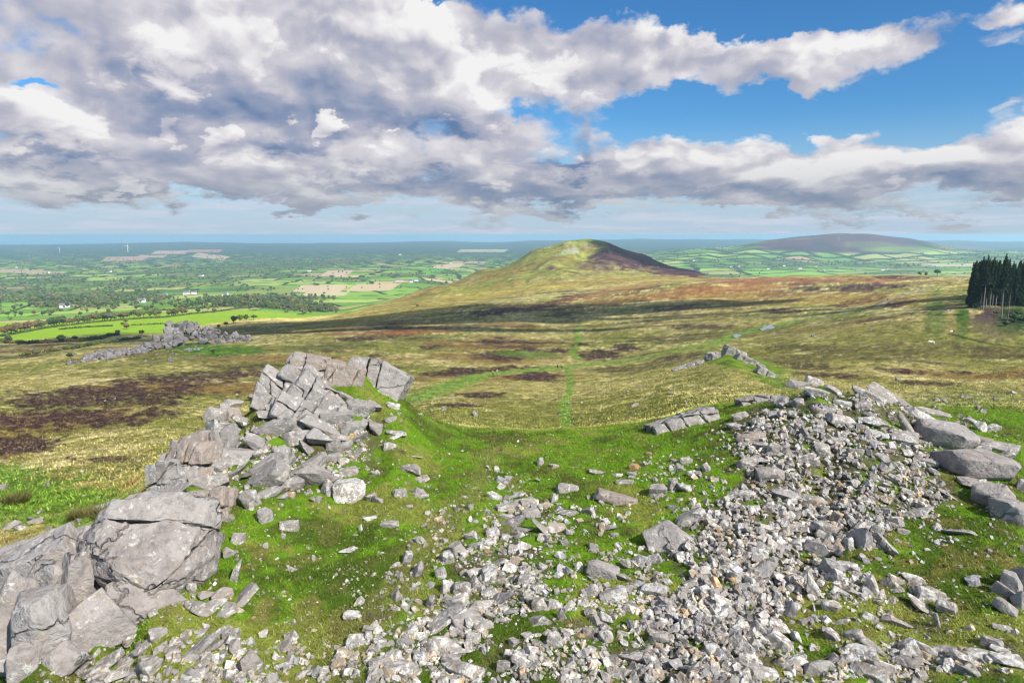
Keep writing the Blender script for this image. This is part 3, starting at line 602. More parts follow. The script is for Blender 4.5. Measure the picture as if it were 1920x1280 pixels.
# ---- great boulders of the left ridge
T4 = lambda x, y: (x / 3.048, 860 + y / 3.048)
def big_rock(name, c4, size, rot, seed, cuts, mat, planes=(), lift=0., bevel=.18, amp=.11, label='', gap=.02):
    o = fractured(name, c4, size, rot, planes, seed, mat, gap=gap, bevel=bevel, edge=.26, amp=amp, lift=lift, shape_cuts=cuts, hullpts=26)
    return tag(o, label, 'boulder')
big_rock('great_boulder', T4(835, 590), (6.0, 4.8, 5.2), (R(-12), R(-22), R(-4)), 67, 4, M_BOULD, [((-1.2, 0, 0), (1, .1, .2)), ((.9, 0, .9), (.25, .5, 1)), ((0, 0, -1.0), (-.25, -.35, 1))], .35, .34, .22, 'huge cracked grey boulder overhanging the turf at the lower left')
BIG4 = [  # cx, cy, w, h, tilt, words
 (600,760,260,400,24,'tall rounded slab propped on the left side of the great overhanging boulder'), (790,880,330,230,5,'dark undercut rock beneath the great overhanging boulder'),
 (225,690,340,330,-28,'broad rounded grey boulder left of the great overhanging boulder'), (40,670,150,190,0,'dark boulder cut by the left edge of the photo'), (290,770,150,230,10,'narrow rounded boulder wedged between two broad boulders at lower left'),
 (425,760,130,260,8,'tall thin wedge of rock beside the slab of the great boulder'), (45,1060,210,430,18,'long tapering slab running to the bottom left corner'), (225,1065,190,330,6,'diamond shaped grey slab standing in turf at lower left'), (125,900,150,140,20,'flat topped block behind the diamond shaped slab'),
 (345,940,140,230,-16,'steep split block right of the diamond shaped slab'), (460,1060,340,330,-30,'big smooth tilted slab below the great overhanging boulder'), (330,1190,190,170,-20,'low rock at the bottom edge between the two tilted slabs'), (600,970,230,130,8,'dark shaded rock at the foot of the great boulder'),
 (1000,740,150,190,10,'brown weathered boulder tucked under the right end of the overhang'), (60,1230,170,120,0,'grey rock in the bottom left corner of the photo'), (140,1190,110,160,10,'pale angular block in the bottom left corner beside the long slab'), (715,1010,120,70,0,'squat stone wedged under the great boulder')]
for cx_, cy_, w_, h_, tl, lab in BIG4:
    o = place_rock(*T4(cx_, cy_), 1.14 * w_ / 3.048, 1.14 * h_ / 3.048, tl, 'b', name='boulder', lift=.2); STONES[-1]['label'] = lab
def many(T, sc, lst, key=None, name='stone', lift=.17):
    for it in lst:
        cx_, cy_, w_, h_ = it[:4]; tl = it[4] if len(it) > 4 else random.uniform(-9, 9); kk = it[5] if len(it) > 5 else key
        place_rock(*T(cx_, cy_), w_ / sc, h_ / sc, tl, kk, name=name, lift=lift)
many(T4, 3.048, [(1170,870,180,130,28),(1190,790,85,55),(1235,840,90,55),(1270,790,90,55,0,'y'),(1380,810,150,60,-38),(1300,890,95,65,-8),(1345,690,60,150,28),(1090,760,60,85),(1190,405,120,190,-12,'y'),(1165,270,140,110,10,'y'),(1360,475,65,85),(1310,555,65,85),(1430,280,95,140,20),
 (330,475,250,70,-8),(85,532,110,42),(40,395,90,50,-25),(115,412,45,45),(200,365,52,28),(575,283,75,32,-12),(695,268,65,34),(525,482,85,48),(150,582,75,34),(450,530,105,42),(12,175,28,36),(480,1205,75,55),
 (750,1040,65,55),(830,1075,115,75,-20),(900,1022,75,75),(915,1092,75,65,-25),(1140,1010,95,52,-18),(1250,1010,95,45,-18),(1100,1110,130,65,-32),(1215,1085,115,85,-28),(980,1092,85,52,-25),(985,1132,65,50),(730,1168,115,75,-22),(850,1162,85,65),(790,1203,115,65,-32),(680,1262,115,85),(870,1225,125,125,-15),(1145,1182,115,52,-18),(1080,1262,125,52,-10),(590,1182,125,70,-28),(642,1162,75,65),(1340,1092,85,95,-25),(1430,1195,85,120),(1190,1245,40,30,0,'o')], 'g')
T5L = [(840,535,150,65,14),(840,612,185,80,-4),(960,600,110,110,20),(1010,600,85,105,30),(1140,605,215,140,28),(1250,550,145,85),(1300,622,70,85),(1380,490,95,75),(1440,482,95,75),(1505,490,65,85),(1470,572,120,60,18),(1375,600,95,60,10),(1500,632,75,105,-10),(1390,680,115,95,-30),(1290,742,105,85,-15),(1220,730,75,85),(1280,672,135,52,6),(1140,712,115,125),(1055,752,95,135,-18),(980,690,125,95),(965,660,120,60,12),
 (745,715,115,72,30),(620,802,200,115,12),(740,790,55,65),(765,870,210,150,-22),(900,802,105,125,-30),(960,832,65,115,15),(855,880,95,60,-8),(1040,880,185,135,-30),(1130,840,75,65),(1100,962,155,155,0,'b'),(800,940,145,135,-38),(810,1032,135,95,-22),(960,985,95,75),(890,990,75,42,12),(1200,1022,85,125,12),(1195,950,85,42,-20),(900,1060,55,55),(945,1040,40,40,0,'o'),(690,1102,105,135,-18),(1130,1070,45,45),(1090,1070,30,40),(580,902,70,145,-38),(470,882,100,100,10),(420,966,145,80,-4),(312,772,155,165,-6,'y'),(310,925,95,125),(200,940,95,155,-14),(145,882,75,135),(215,740,75,75),(415,650,120,90,-12),(480,705,120,170,-32),(460,545,105,105),(585,620,125,85,28),(655,572,105,85,35),(580,462,85,75),(520,492,55,65),(560,535,85,65,0,'y'),(830,492,55,55),(200,1035,160,110,-25),(410,1130,150,165,-10,'y'),(350,1072,130,85),
 (1170,338,155,90,30),(1080,322,85,85),(1000,482,160,120,22),(1270,470,70,70),(1300,400,80,60,30),(1350,450,60,60),(760,420,110,70,20,'y'),(1230,800,60,40)]
many(T5, 3.46, [(q[0], q[1], q[2] * 1.25, q[3] * 1.25, *q[4:]) for q in T5L], 't', 'boulder', .22)
many(T5, 3.46, [(1322,1055,165,175,0,'p'),(1468,1060,75,85),(1517,1078,65,62),(1330,886,105,52),(1495,900,65,55),(1612,455,85,52,12),(1595,545,78,42),(1635,632,110,40),(1635,658,90,25),(1590,722,75,52),(1730,875,115,72),(1660,1032,75,65),(1768,1040,85,95),(1470,1190,80,45),(1592,1232,95,62,-12),(780,1192,85,105),(940,1248,95,75),(540,1192,70,55,-25),(1300,815,50,40),(1350,790,70,18,-35),(675,985,50,40),(625,1020,30,30),(1770,790,70,30),(1780,940,50,45),(1640,1010,40,35),(1720,1110,50,30)])
T6 = lambda x, y: (640 + x / 3, 860 + y / 3)
many(T6, 3, [(1270,182,105,75),(1545,235,225,90,4,'y'),(1442,80,82,34),(1650,55,46,42,0,'o'),(872,225,95,62,24),(970,217,115,48,-22),(1060,267,85,62),(930,287,95,48),(925,325,85,38),(960,372,145,95,-24,'t'),(1065,330,90,85,0,'t'),(1012,410,115,62,-20),(1135,412,95,125,38,'t'),(1215,397,120,80,24,'y'),(1500,392,115,80,-24),(1390,312,80,72),(1265,320,95,48),(850,432,75,75),(730,450,62,75),(790,490,135,72,-14),(600,577,62,85),(655,537,90,110,-20),(890,595,115,90,-26),(830,677,72,125),(755,652,92,62),(900,695,82,55,-24),(830,765,82,72),(755,722,72,105,10),(965,520,65,72),(1022,500,92,72),(920,800,120,130,-42),(600,742,85,95),(680,752,85,85),(650,822,125,115,-18),(790,842,120,80),(500,822,55,105,14),(700,922,160,122,-6,'b'),(690,987,125,55,-14,'p'),(545,930,185,52,-28),(380,995,110,95,-22),(310,792,72,92),(1040,692,82,62),(985,862,105,42,-8),(1110,922,130,70,-6,'p'),(1110,842,65,85),(1195,837,85,80,6),(1280,842,72,72),(1400,757,88,80,-34),(1470,652,155,112,12,'b'),(1590,680,95,62),(1530,780,135,105,-22),(1600,612,62,85),(1680,592,92,92,-10),(1760,580,92,82,-14),(1765,755,112,72,-4,'p'),(1480,922,92,85,16,'p'),(1240,902,65,92,16),(1640,950,72,88,-32),(1385,990,46,62),(1490,1022,92,112,-28,'p'),(1200,1042,92,112,-12),(1270,982,85,82,34),(1840,902,122,62,-20,'p'),(1660,1132,152,105,8,'b'),(1560,1222,132,85,-12),(1790,1032,85,85),(1842,1032,62,72),(1030,1152,125,82,16,'p'),(670,1212,190,100,-2,'p'),(590,1068,185,72,-6,'p'),(585,1132,150,62,-8),(680,1088,122,36,2),(915,1182,62,82),(742,1025,62,62,0,'p'),(210,1162,85,62),(310,1192,132,62,-4,'p'),(370,577,62,92,20,'t'),(430,652,60,110,25,'t'),(562,665,62,82,-16),(1420,512,78,90,-24),(1783,202,80,95),(1870,170,62,92),(1215,662,72,52,-12,'p'),(1280,642,62,62),(40,82,85,42),(190,90,52,42),(390,72,105,62,-8),(450,122,72,40,-18),(430,212,105,80,-16),(325,205,55,52),(270,375,82,52,-14),(165,340,62,32),(1120,32,34,62),(1195,45,52,30),(1105,130,32,42),(1600,135,92,26,-3),(62,885,82,36,6,'p'),(155,965,62,50,18),(100,1030,125,50,-3),(215,1035,62,42,10),(1210,755,36,52),(1560,95,60,25),(40,525,85,45,0,'p'),(110,400,45,60,20),(1635,90,50,28),(910,915,70,50),(800,950,90,60,0,'p')])
place_rock(*T6(1865, 480), 100, 72, 14, 'b', deep=.8, lift=.25, var=3); STONES[-1]['label'] = 'big pyramid shaped boulder with one blue grey face in the middle of the scree'
pb = bmesh.new()
for q in [(-.08, .2, .5), (-.5, .05, .08), (-.42, -.2, -.3), (-.06, -.5, -.5), (.5, -.25, -.3), (.46, .1, -.25), (.1, .5, -.3), (.14, -.16, .18), (.02, .05, .46), (-.3, .4, -.2)]: pb.verts.new(q)
bmesh.ops.convex_hull(pb, input=pb.verts[:]); pb.normal_update(); rough_up(pb, .025, .12, .018, 9, rounds=4); STONES[-1]['o'].data = finish_rock(pb, 'boulder', M_BOULD, 30); STONES[-1]['o'].rotation_quaternion = Quaternion((0, 0, 1), R(-6))
place_rock(*T6(1958, 365), 52, 40, -34, 'g', lift=.25); STONES[-1]['label'] = 'lichened slab leaning on the top of the pyramid shaped boulder'
T7 = lambda x, y: (1180 + x / 2.595, 640 + y / 2.595)
T7L = [(815,227,95,65),(900,212,85,68,8),(912,256,90,55,14),(990,250,72,52,20),(742,305,78,72,-12),(826,310,52,52),(1165,272,125,75,18),(1300,302,140,42,30),(1140,325,62,52),(1050,400,125,85,22),(1180,410,105,85,6),(967,345,65,52),(1036,315,65,42),(1420,382,135,92,18),(1490,357,115,42,12),(1350,440,42,105,-32),(1560,525,85,62),(1722,480,92,32),(1670,400,65,42,14),(1712,435,62,72,-28),(1770,430,52,42),(1720,552,52,52),(1800,530,112,48,-2),(1836,556,75,50,-10,'p'),(1000,490,95,48,-8),(690,670,120,85,2),(640,590,100,68,-14),(572,608,82,62),(585,490,95,62,0,'y'),(562,760,92,62,-8),(770,772,140,105,10,'b'),(900,792,95,58,4),(1047,715,62,46,12,'o'),(942,552,60,80),(870,585,85,50),(1300,470,135,26,0),(1180,486,105,22,2),(1195,456,95,40),(1100,545,65,42),(540,376,65,42),(720,362,72,36),(140,745,65,78),(270,727,72,72,-16),(215,716,42,72),(295,866,120,95,-34),(375,627,52,62,-24),(306,650,46,42),(275,590,52,40),(30,616,46,36,0,'o'),(95,550,30,20,0,'o'),(1390,842,115,50,-24),(940,910,72,52),(1550,755,75,50,22),(510,420,70,40),(610,470,80,50,0,'y'),(640,520,70,60),(700,540,60,70),(750,530,50,50),(800,560,70,45,20,'y'),(1230,575,60,40),(1250,535,60,22,0,'y'),(1450,600,70,45),(1860,775,120,10)]
many(T7, 2.595, T7L[:-1])
for x, y, w_, h_, tl, lab in [(1530,490,250,170,10,'largest pinkish grey boulder lying along the right edge of the scree'), (1695,635,285,150,4,'second largest smooth boulder sitting in moss at the right end of the scree'), (1738,712,165,40,6,'thin dark slab balanced on top of the cracked boulder'), (1762,785,150,130,-4,'rounded boulder with a black crack down its face under a thin slab'), (1858,862,160,150,6,'square faced boulder with a dark left side beside the cracked boulder'), (1915,722,46,72,0,'dark rock cut by the right edge of the photo above the square boulder')]:
    place_rock(*T7(x, y), w_ / 2.9, h_ / 2.85, tl, 'b', name='boulder', lift=.2, var=random.choice([3, 8, 13, 18]), deep=.75); STONES[-1]['label'] = lab
T8 = lambda x, y: (1280 + x / 3, 900 + y / 3)
many(T8, 3, [(790,300,92,112,4),(1012,372,130,165,-12,'b'),(1130,392,135,115,6,'b'),(932,382,42,92),(482,400,125,82,14),(760,402,112,80,4),(670,390,92,60,22),(420,432,92,82),(838,522,132,135,24,'b'),(930,502,82,62),(432,542,205,125,-12,'b'),(290,572,92,102,22),(562,582,120,100,28),(740,642,85,140,-34),(640,582,52,62),(610,762,78,122,16),(275,742,170,90,26),(210,772,120,80,20),(832,722,82,62),(1072,622,62,112,-22),(1305,562,92,50),(1205,572,82,52,18),(1190,630,62,40,-20),(965,642,62,50),(1390,665,112,82),(1478,730,92,90,-18),(1360,728,115,46,28),(1430,822,36,110,-14),(1050,782,72,56),(1210,815,115,66,4),(1800,840,72,42),(890,806,62,44,-30,'p'),(850,890,82,62,20),(970,890,82,80,-26,'p'),(1062,930,95,55,26),(1010,980,135,72,2),(430,872,112,112,8),(550,836,110,85,30,'p'),(540,932,130,115,24),(340,952,125,120,10),(322,1062,130,112,-14),(590,1036,170,85,-20,'p'),(450,1102,155,95),(760,1082,122,112),(640,902,62,80,-30,'p'),(165,990,78,130,-20,'p'),(1280,982,110,130,-22),(1372,970,92,62),(1470,972,92,50,-8),(1570,1022,102,72,14),(1250,1042,120,92,-18),(1352,1032,72,52),(1690,1002,132,60,10,'p'),(1830,1032,122,60,-4,'p'),(1120,1072,110,82),(1062,1102,120,62),(1612,1092,92,62),(1740,940,72,62),(1560,300,122,42,-6),(1240,296,52,36),(130,1102,130,80,-14),(1800,975,80,50,18)])
for x, y, w_, h_, tl, lab in [(1850,620,90,140,-14,'tall split fin of rock at the right edge of the photo'), (1900,605,90,165,-8,'upright dark fin at the right edge behind the tall split fin'), (1800,640,90,90,30,'shaded angular rock at the foot of the split fins'), (1820,735,100,90,30,'pale broken block below the split fins at the right edge'), (1905,720,60,110,0,'dark rock in the gap beneath the split fins')]:
    place_rock(*T8(x, y), w_ / 3, h_ / 3, tl, 'b', name='boulder', lift=.22); STONES[-1]['label'] = lab

# labels: each stone is told by its look and by the nearest thing that one can find
LM = [(265,1040,'the great overhanging boulder'),(700,710,'the leaning slabs'),(540,720,'the jointed rock face'),(1265,1018,'the pyramid shaped boulder'),(1775,830,'the largest pinkish boulder'),(1835,886,'the mossy end boulder'),(1860,945,'the cracked boulder'),(1280,792,'the pale outcrop of the saddle'),(1500,722,'the top of the scree'),(960,985,'the central cairn of stones'),(873,1170,'the blocky slab below the cairn'),(652,935,'the lichen spotted boulder on the turf'),(1424,1082,'the wide grey block low in the scree'),(1560,1075,'the leaning boulder at the scree foot'),(1640,1020,'the pair of boulders by the moss'),(1900,1110,'the split fins at the right edge'),(1155,938,'the pinkish slab in the turf'),(600,800,'the tor rubble'),(390,1150,'the pale slab below the great boulder'),(1435,898,'the square block high in the scree'),(1700,1240,'the stone bank at the bottom right'),(380,900,'the low end of the tor'),(60,980,'the western grass slope'),(1190,1240,'the stones at the bottom edge'),(1130,1085,'the bluff grey stone in the middle turf')]
used = {}
for s in STONES:
    if 'label' in s: continue
    l = min(LM, key=lambda q: (q[0] - s['px']) ** 2 + ((q[1] - s['py']) * 1.3) ** 2); dx, dy = s['px'] - l[0], s['py'] - l[1]
    side = ('right of' if dx > 0 else 'left of') if abs(dx) > abs(dy) else ('below' if dy > 0 else 'above')
    rat = s['w'] / s['h']; size = 'big' if s['w'] * s['h'] > 1400 else 'middling' if s['w'] * s['h'] > 500 else 'small'
    shape = 'flat' if rat > 1.75 else 'upright' if rat < .85 else 'blocky'; lean = ' leaning' if abs(s['tilt']) >= 20 else ''
    tone = {'b': 'bare grey', 't': 'grey', 'g': 'speckled grey', 'p': 'white lichened', 'o': 'orange', 'y': 'buff'}[s['key']]
    s['q'] = (f'{size} {shape}{lean} {tone} {s["name"]}', side, l[2], math.hypot(dx, dy)); used.setdefault(s['q'][:3], []).append(s)
ORD = ['nearest', 'second', 'third', 'fourth', 'fifth', 'sixth', 'seventh', 'eighth', 'ninth', 'tenth', 'eleventh', 'twelfth']
for q, L_ in used.items():
    L_.sort(key=lambda s: s['q'][3])
    for k, s in enumerate(L_): s['label'] = f'{q[0]} {q[1]} {q[2]}' if len(L_) == 1 else f'{q[0]}, {ORD[min(k, 11)]} {q[1]} {q[2]}'
for s in STONES:
    tag(s['o'], s['label'], s['name'], 'boulders of the tors' if s['name'] == 'boulder' else 'loose stones on the summit turf')
print('STONES', len(STONES), sum(1 for s in STONES if s['name'] == 'stone'))

# ---- the rest of the scree: thousands of small stones in one mass
LOW = []
for k in range(14):
    bm = rock_bm(300 + k, [2, 8, 3][k % 3], (1, 1, 1), (.55, .92), [10, 0, 13][k % 3]); rough_up(bm, .07, .42, .03, k, rounds=1); bm.verts.ensure_lookup_table()
    bmesh.ops.triangulate(bm, faces=bm.faces[:]); bm.verts.index_update()
    LOW.append((np.array([v.co[:] for v in bm.verts]), np.array([[v.index for v in f.verts] for f in bm.faces]))); bm.free()
def randrot(n):
    q = rng.normal(size=(n, 4)); q[:, 1:3] *= .45; q /= np.linalg.norm(q, axis=1)[:, None]; w_, x, y, z = q.T
    return np.stack([np.stack([1 - 2 * (y * y + z * z), 2 * (x * y - z * w_), 2 * (x * z + y * w_)], -1), np.stack([2 * (x * y + z * w_), 1 - 2 * (x * x + z * z), 2 * (y * z - x * w_)], -1), np.stack([2 * (x * z - y * w_), 2 * (y * z + x * w_), 1 - 2 * (x * x + y * y)], -1)], 1)
def scatter_mesh(name, P, size, mat, col=None, flat=(.45, .9), protos=LOW):
    VV, FF, CC = [], [], []; off = 0; n = len(P); which = rng.integers(0, len(protos), n)
    sc = size[:, None] * np.stack([rng.uniform(.8, 1.35, n), rng.uniform(.6, 1., n), rng.uniform(*flat, n)], -1); M = randrot(n)
    for k, (v, f) in enumerate(protos):
        I = np.nonzero(which == k)[0]
        if not len(I): continue
        W = np.einsum('nij,nvj->nvi', M[I], v[None] * sc[I][:, None, :]) + P[I][:, None, :]
        VV.append(W.reshape(-1, 3)); FF.append((f[None] + (off + np.arange(len(I)) * len(v))[:, None, None]).reshape(-1, 3)); off += len(I) * len(v)
        if col is not None: CC.append(np.repeat(col[I], len(v), 0))
    return mesh_np(name, np.concatenate(VV), np.concatenate(FF), mat, np.concatenate(CC) if col is not None else None)
def mat_scree():
    m = mat_rock('scree_stone', (.37, .335, .285), (.235, .21, .18), lichen=1.15); T = NT.__new__(NT); T.t = m.node_tree
    b = [n for n in m.node_tree.nodes if n.type == 'BSDF_PRINCIPLED'][0]; src = b.inputs['Base Color'].links[0].from_socket
    at = T.n('ShaderNodeAttribute', {'attribute_name': 'cover'}); T.set(b.inputs['Base Color'], T.mix(1., src, at.outputs[0], 'MULTIPLY')); return m
N0 = 40000
qx = rng.uniform(-40, 1960, N0); qy = rng.uniform(735, 1310, N0) ; nq = fbm(qx / 90, qy / 60, 3, 72); nq2 = fbm(qx / 80 + 9, qy / 55, 3, 73); dn = scree_density(qx + 38 * nq, qy + 30 * nq2)
clump = fbm(qx / 55, qy / 40, 3, 71)
keep = (rng.random(N0) < np.clip(np.where(dn > .9, 1. - .6 * sm(.42, .65, nq2 - .3 * nq), np.where(dn > .2, dn * (.95 + 1.2 * clump), dn * (2.2 + 3.2 * (clump > .25)))), 0, 1)) & (qy > np.interp(qx, [0, 300, 480, 760, 870, 1060, 1240, 1400, 1500, 1640, 1750, 1920], [1000, 930, 780, 760, 785, 808, 805, 775, 740, 745, 775, 795]))
west_ok = (qx > np.interp(qy, [700, 850, 950, 1050, 1280], [470, 330, 290, 60, -100])); keep &= west_ok | (rng.random(N0) < .35)
qx, qy, dn = qx[keep], qy[keep], dn[keep]; P = hit(qx, qy); ok = P[:, 1] < 70; P, qx, qy, dn = P[ok], qx[ok], qy[ok], dn[ok]
sz = rng.lognormal(0, .42, len(P)) * np.where(dn > .9, .185, np.where(dn > .2, .16, .095)); sz = np.clip(sz, .04, .45); big_ = rng.random(len(P)) < np.where(dn > .9, .13, np.where(dn > .2, .09, .015)); sz = np.where(big_, rng.uniform(.28, .55, len(P)), sz)
P[:, 2] += sz * rng.uniform(-.22, .14, len(P)) + np.where(dn > .9, rng.uniform(0, .2, len(P)), 0)
tint = np.array([(1, 1, 1), (1.25, 1.24, 1.22), (.8, .78, .77), (1.15, 1.0, .82), (.95, .97, 1.06), (1.25, .9, .55)])[rng.choice(6, len(P), p=[.37, .22, .21, .12, .07, .01])] * rng.uniform(.85, 1.15, (len(P), 1))
scree = scatter_mesh('scree', P, sz, mat_scree(), tint); tag(scree, kind='stuff')
print('SCREE', len(P))
# grey rocks strewn over the moor and the slope west of the ridge
qx = np.concatenate([rng.normal(880, 35, 60), rng.normal(1072, 10, 40), rng.normal(1102, 14, 40), rng.normal(1042, 9, 25), rng.uniform(0, 1900, 130), rng.uniform(0, 330, 50), rng.uniform(1500, 1900, 90), rng.normal(1215, 25, 20), rng.uniform(500, 700, 25), rng.uniform(130, 420, 60)])
qy = np.concatenate([rng.normal(584, 4, 60), rng.normal(470, 5, 40), rng.normal(462, 3, 40), rng.normal(479, 3, 25), rng.uniform(600, 780, 130), rng.uniform(860, 1040, 50), rng.uniform(735, 800, 90), rng.normal(500, 4, 20), rng.uniform(590, 640, 25), rng.uniform(655, 680, 60)])
P = hit(qx, qy); sz = np.clip(rng.lognormal(-.6, .5, len(P)), .2, 1.2) * np.where(P[:, 1] > 900, 3.2, np.where(P[:, 1] > 250, 1.6, np.where(P[:, 1] < 90, .55, 1.)))
P[:, 2] += sz * .05; strewn = scatter_mesh('strewn_rocks', P, sz, mat_scree(), np.ones((len(P), 3)) * np.where(P[:, 1] > 900, .6, np.where(P[:, 1] > 200, .5, .75))[:, None] * rng.uniform(.8, 1.2, (len(P), 1))); tag(strewn, kind='stuff')

# ---- the far left tor and its tail of rubble
def rubble(name, poly, n, smin, smax, mat, label, seed, up=lambda x, y: 0., pile=0.):
    r = np.random.default_rng(seed); root = bpy.data.objects.new(name, None); COL.objects.link(root)
    xs = [p[0] for p in poly]; ys_ = [p[1] for p in poly]; got = 0; first = None; meshes = BASES_D
    while got < n:
        px, py = r.uniform(min(xs), max(xs)), r.uniform(min(ys_), max(ys_))
        if not inpoly(np.array([px]), np.array([py]), poly)[0]: continue
        base = hit([px], [np.interp(px, FOOT[0], FOOT[1])])[0] if pile else hit([px], [py])[0]
        if first is None: first = Vector(base); root.location = first
        s = r.uniform(smin, smax)
        if pile:                            # heaped rock: height above the turf at the foot of the heap
            k = base[1] * (1 + .012 * (np.interp(px, FOOT[0], FOOT[1]) - py) / 10); a, sl_ = ray(px, py); pos = Vector((a * k, k, CZ + sl_ * k))
        else: pos = Vector(base)
        o = bpy.data.objects.new('block', meshes[r.integers(0, len(meshes))]); COL.objects.link(o); o.parent = root; o.location = pos - first
        o.rotation_euler = (r.uniform(-.4, .4), r.uniform(-.5, .5), r.uniform(0, 6.3)); o.scale = (s * r.uniform(.8, 1.3), s * r.uniform(.8, 1.2), s * r.uniform(.7, 1.3)); got += 1
    return tag(root, label, 'rock outcrop')
BASES_D = []
for k in range(8): me = BASES['b'][k].copy(); me.materials.clear(); me.materials.append(M_DARKROCK); BASES_D.append(me)
FOOT = ([120, 200, 260, 300, 350, 400, 450, 490], [684, 672, 664, 655, 648, 645, 640, 638])
rubble('far_tor', [(258,664),(285,632),(305,625),(312,610),(335,607),(345,602),(365,607),(385,612),(405,617),(430,620),(450,632),(452,641),(400,645),(362,634),(335,648),(300,656)], 100, 2.2, 4.6, M_DARKROCK, 'dark jagged tor of heaped blocks far out on the left moor', 81, pile=1)
rubble('rubble_ridge', [(120,684),(150,668),(200,660),(240,655),(270,645),(290,655),(255,668),(200,674)], 100, 1.3, 2.9, M_DARKROCK, 'low grey tail of rubble running left from the far dark tor', 82, pile=1)
rubble('rubble_ridge', [(430,632),(470,628),(482,634),(470,641),(440,642)], 40, 1., 2.4, M_DARKROCK, 'thin scatter of blocks at the right foot of the far dark tor', 83, pile=1)
rubble('rubble_patch', [(342,655),(376,648),(379,655),(350,660)], 22, .7, 1.6, M_DARKROCK, 'small grey patch of stones on the green skirt below the far tor', 84)
# ------------------------------------------------------------------ grass: turf blades on the summit, tussocks on the moor
def blades(n_, ymin, ymax, hmin, hmax, wid, accept, lean, keep_y, seed, gain=1.0):
    r = np.random.default_rng(seed)
    u = r.random(n_); Y = (ymin ** keep_y + u * (ymax ** keep_y - ymin ** keep_y)) ** (1 / keep_y); a = r.uniform(-.84, .84, n_); X = a * Y
    m = accept(X, Y, r); X, Y = X[m], Y[m]; k = len(X); Z = ground(X, Y)
    col = np.stack([grid_at(COV[..., c], X, Y) for c in range(3)], -1)
    h = r.uniform(hmin, hmax, k); t = r.uniform(0, 6.283, k); ln = r.uniform(*lean, k); w_ = wid * r.uniform(.6, 1.3, k)
    px, py = np.cos(t + 1.57) * w_ * .5, np.sin(t + 1.57) * w_ * .5
    B = np.stack([X, Y, Z - .02], -1); tip = B + np.stack([np.cos(t) * h * ln, np.sin(t) * h * ln, h], -1); off = np.stack([px, py, 0 * px], -1)
    V = np.stack([B - off, B + off, tip], 1).reshape(-1, 3)
    c = col * r.uniform(.6, 1.5, (k, 1)) * gain * np.array((1.0, 1.0, 1.0)) + (r.random((k, 1)) < .15) * np.array((.12, .10, .035))
    C3 = np.stack([c * .8, c * .8, c * 1.25], 1).reshape(-1, 3)
    return V, C3
def acc_turf(X, Y, r):
    px, py = to_px(X, Y, ground(X, Y)); d = scree_density(px, py)
    return (r.random(len(X)) > d * .75) & (px > -60) & (px < 1980) & (py < 1320)
def acc_moor(X, Y, r):
    px, py = to_px(X, Y, ground(X, Y)); return (px > -60) & (px < 1980) & (grid_at(fg * (1 - west), X, Y) < .35)
V1, C1 = blades(420000, 17, 60, .06, .17, .036, acc_turf, (.5, 1.6), 1.5, 5)
tag(mesh_np('grass', V1, np.arange(len(V1)).reshape(-1, 3), M_GRASS, C1), kind='stuff')
V2, C2 = blades(300000, 48, 330, .12, .30, .15, acc_moor, (.5, 1.5), 1.15, 6, 1.2)
V2[:, 2] -= .02
tag(mesh_np('moor_grass', V2, np.arange(len(V2)).reshape(-1, 3), M_GRASS, C2), kind='stuff')

# rush tussocks and a heather sprig
def tuft(name, px, py, n_, rad, h, cols, label, cat, seed, spread=.8):
    r = np.random.default_rng(seed); p = hit([px], [py])[0]
    t = r.uniform(0, 6.283, n_); q = rad * np.sqrt(r.random(n_)); b = np.stack([np.cos(t) * q, np.sin(t) * q, 0 * q - .03], -1)
    d = np.stack([np.cos(t) * q / rad * spread + r.normal(0, .18, n_), np.sin(t) * q / rad * spread + r.normal(0, .18, n_), np.ones(n_)], -1); hh = h * r.uniform(.5, 1.1, n_)
    tip = b + d * hh[:, None]; s_ = np.stack([-np.sin(t), np.cos(t), 0 * t], -1) * .018 * (1 + rad)
    V = np.stack([b - s_, b + s_, tip], 1).reshape(-1, 3); c = np.array(cols)[r.integers(0, len(cols), n_)] * r.uniform(.7, 1.3, (n_, 1))
    o = mesh_np(name, V, np.arange(3 * n_).reshape(-1, 3), M_GRASS, np.repeat(c, 3, 0)); o.location = p; return tag(o, label, cat)
RUSH = [(.10, .10, .03), (.14, .10, .04), (.07, .08, .025)]
tuft('rush_tussock', 155, 972, 420, .75, .75, RUSH, 'larger of two brown rush tussocks on the grass behind the great boulder', 'rush tussock', 1)
tuft('rush_tussock', 208, 968, 420, .85, .6, RUSH, 'smaller rush tussock just right of the larger one on the western grass', 'rush tussock', 2)
tuft('rush_tussock', 28, 942, 420, .95, .8, RUSH, 'lone olive rush tussock by the left edge of the photo', 'rush tussock', 3)
hs = tuft('heather_sprig', 318, 1026, 260, .16, .2, [(.05, .022, .018), (.08, .03, .025)], 'small dark heather sprig growing from a crack in the great boulder', 'heather', 4, 1.6)
hs.location = Vector(hs.location) + Vector((0, -2.2, 1.0))
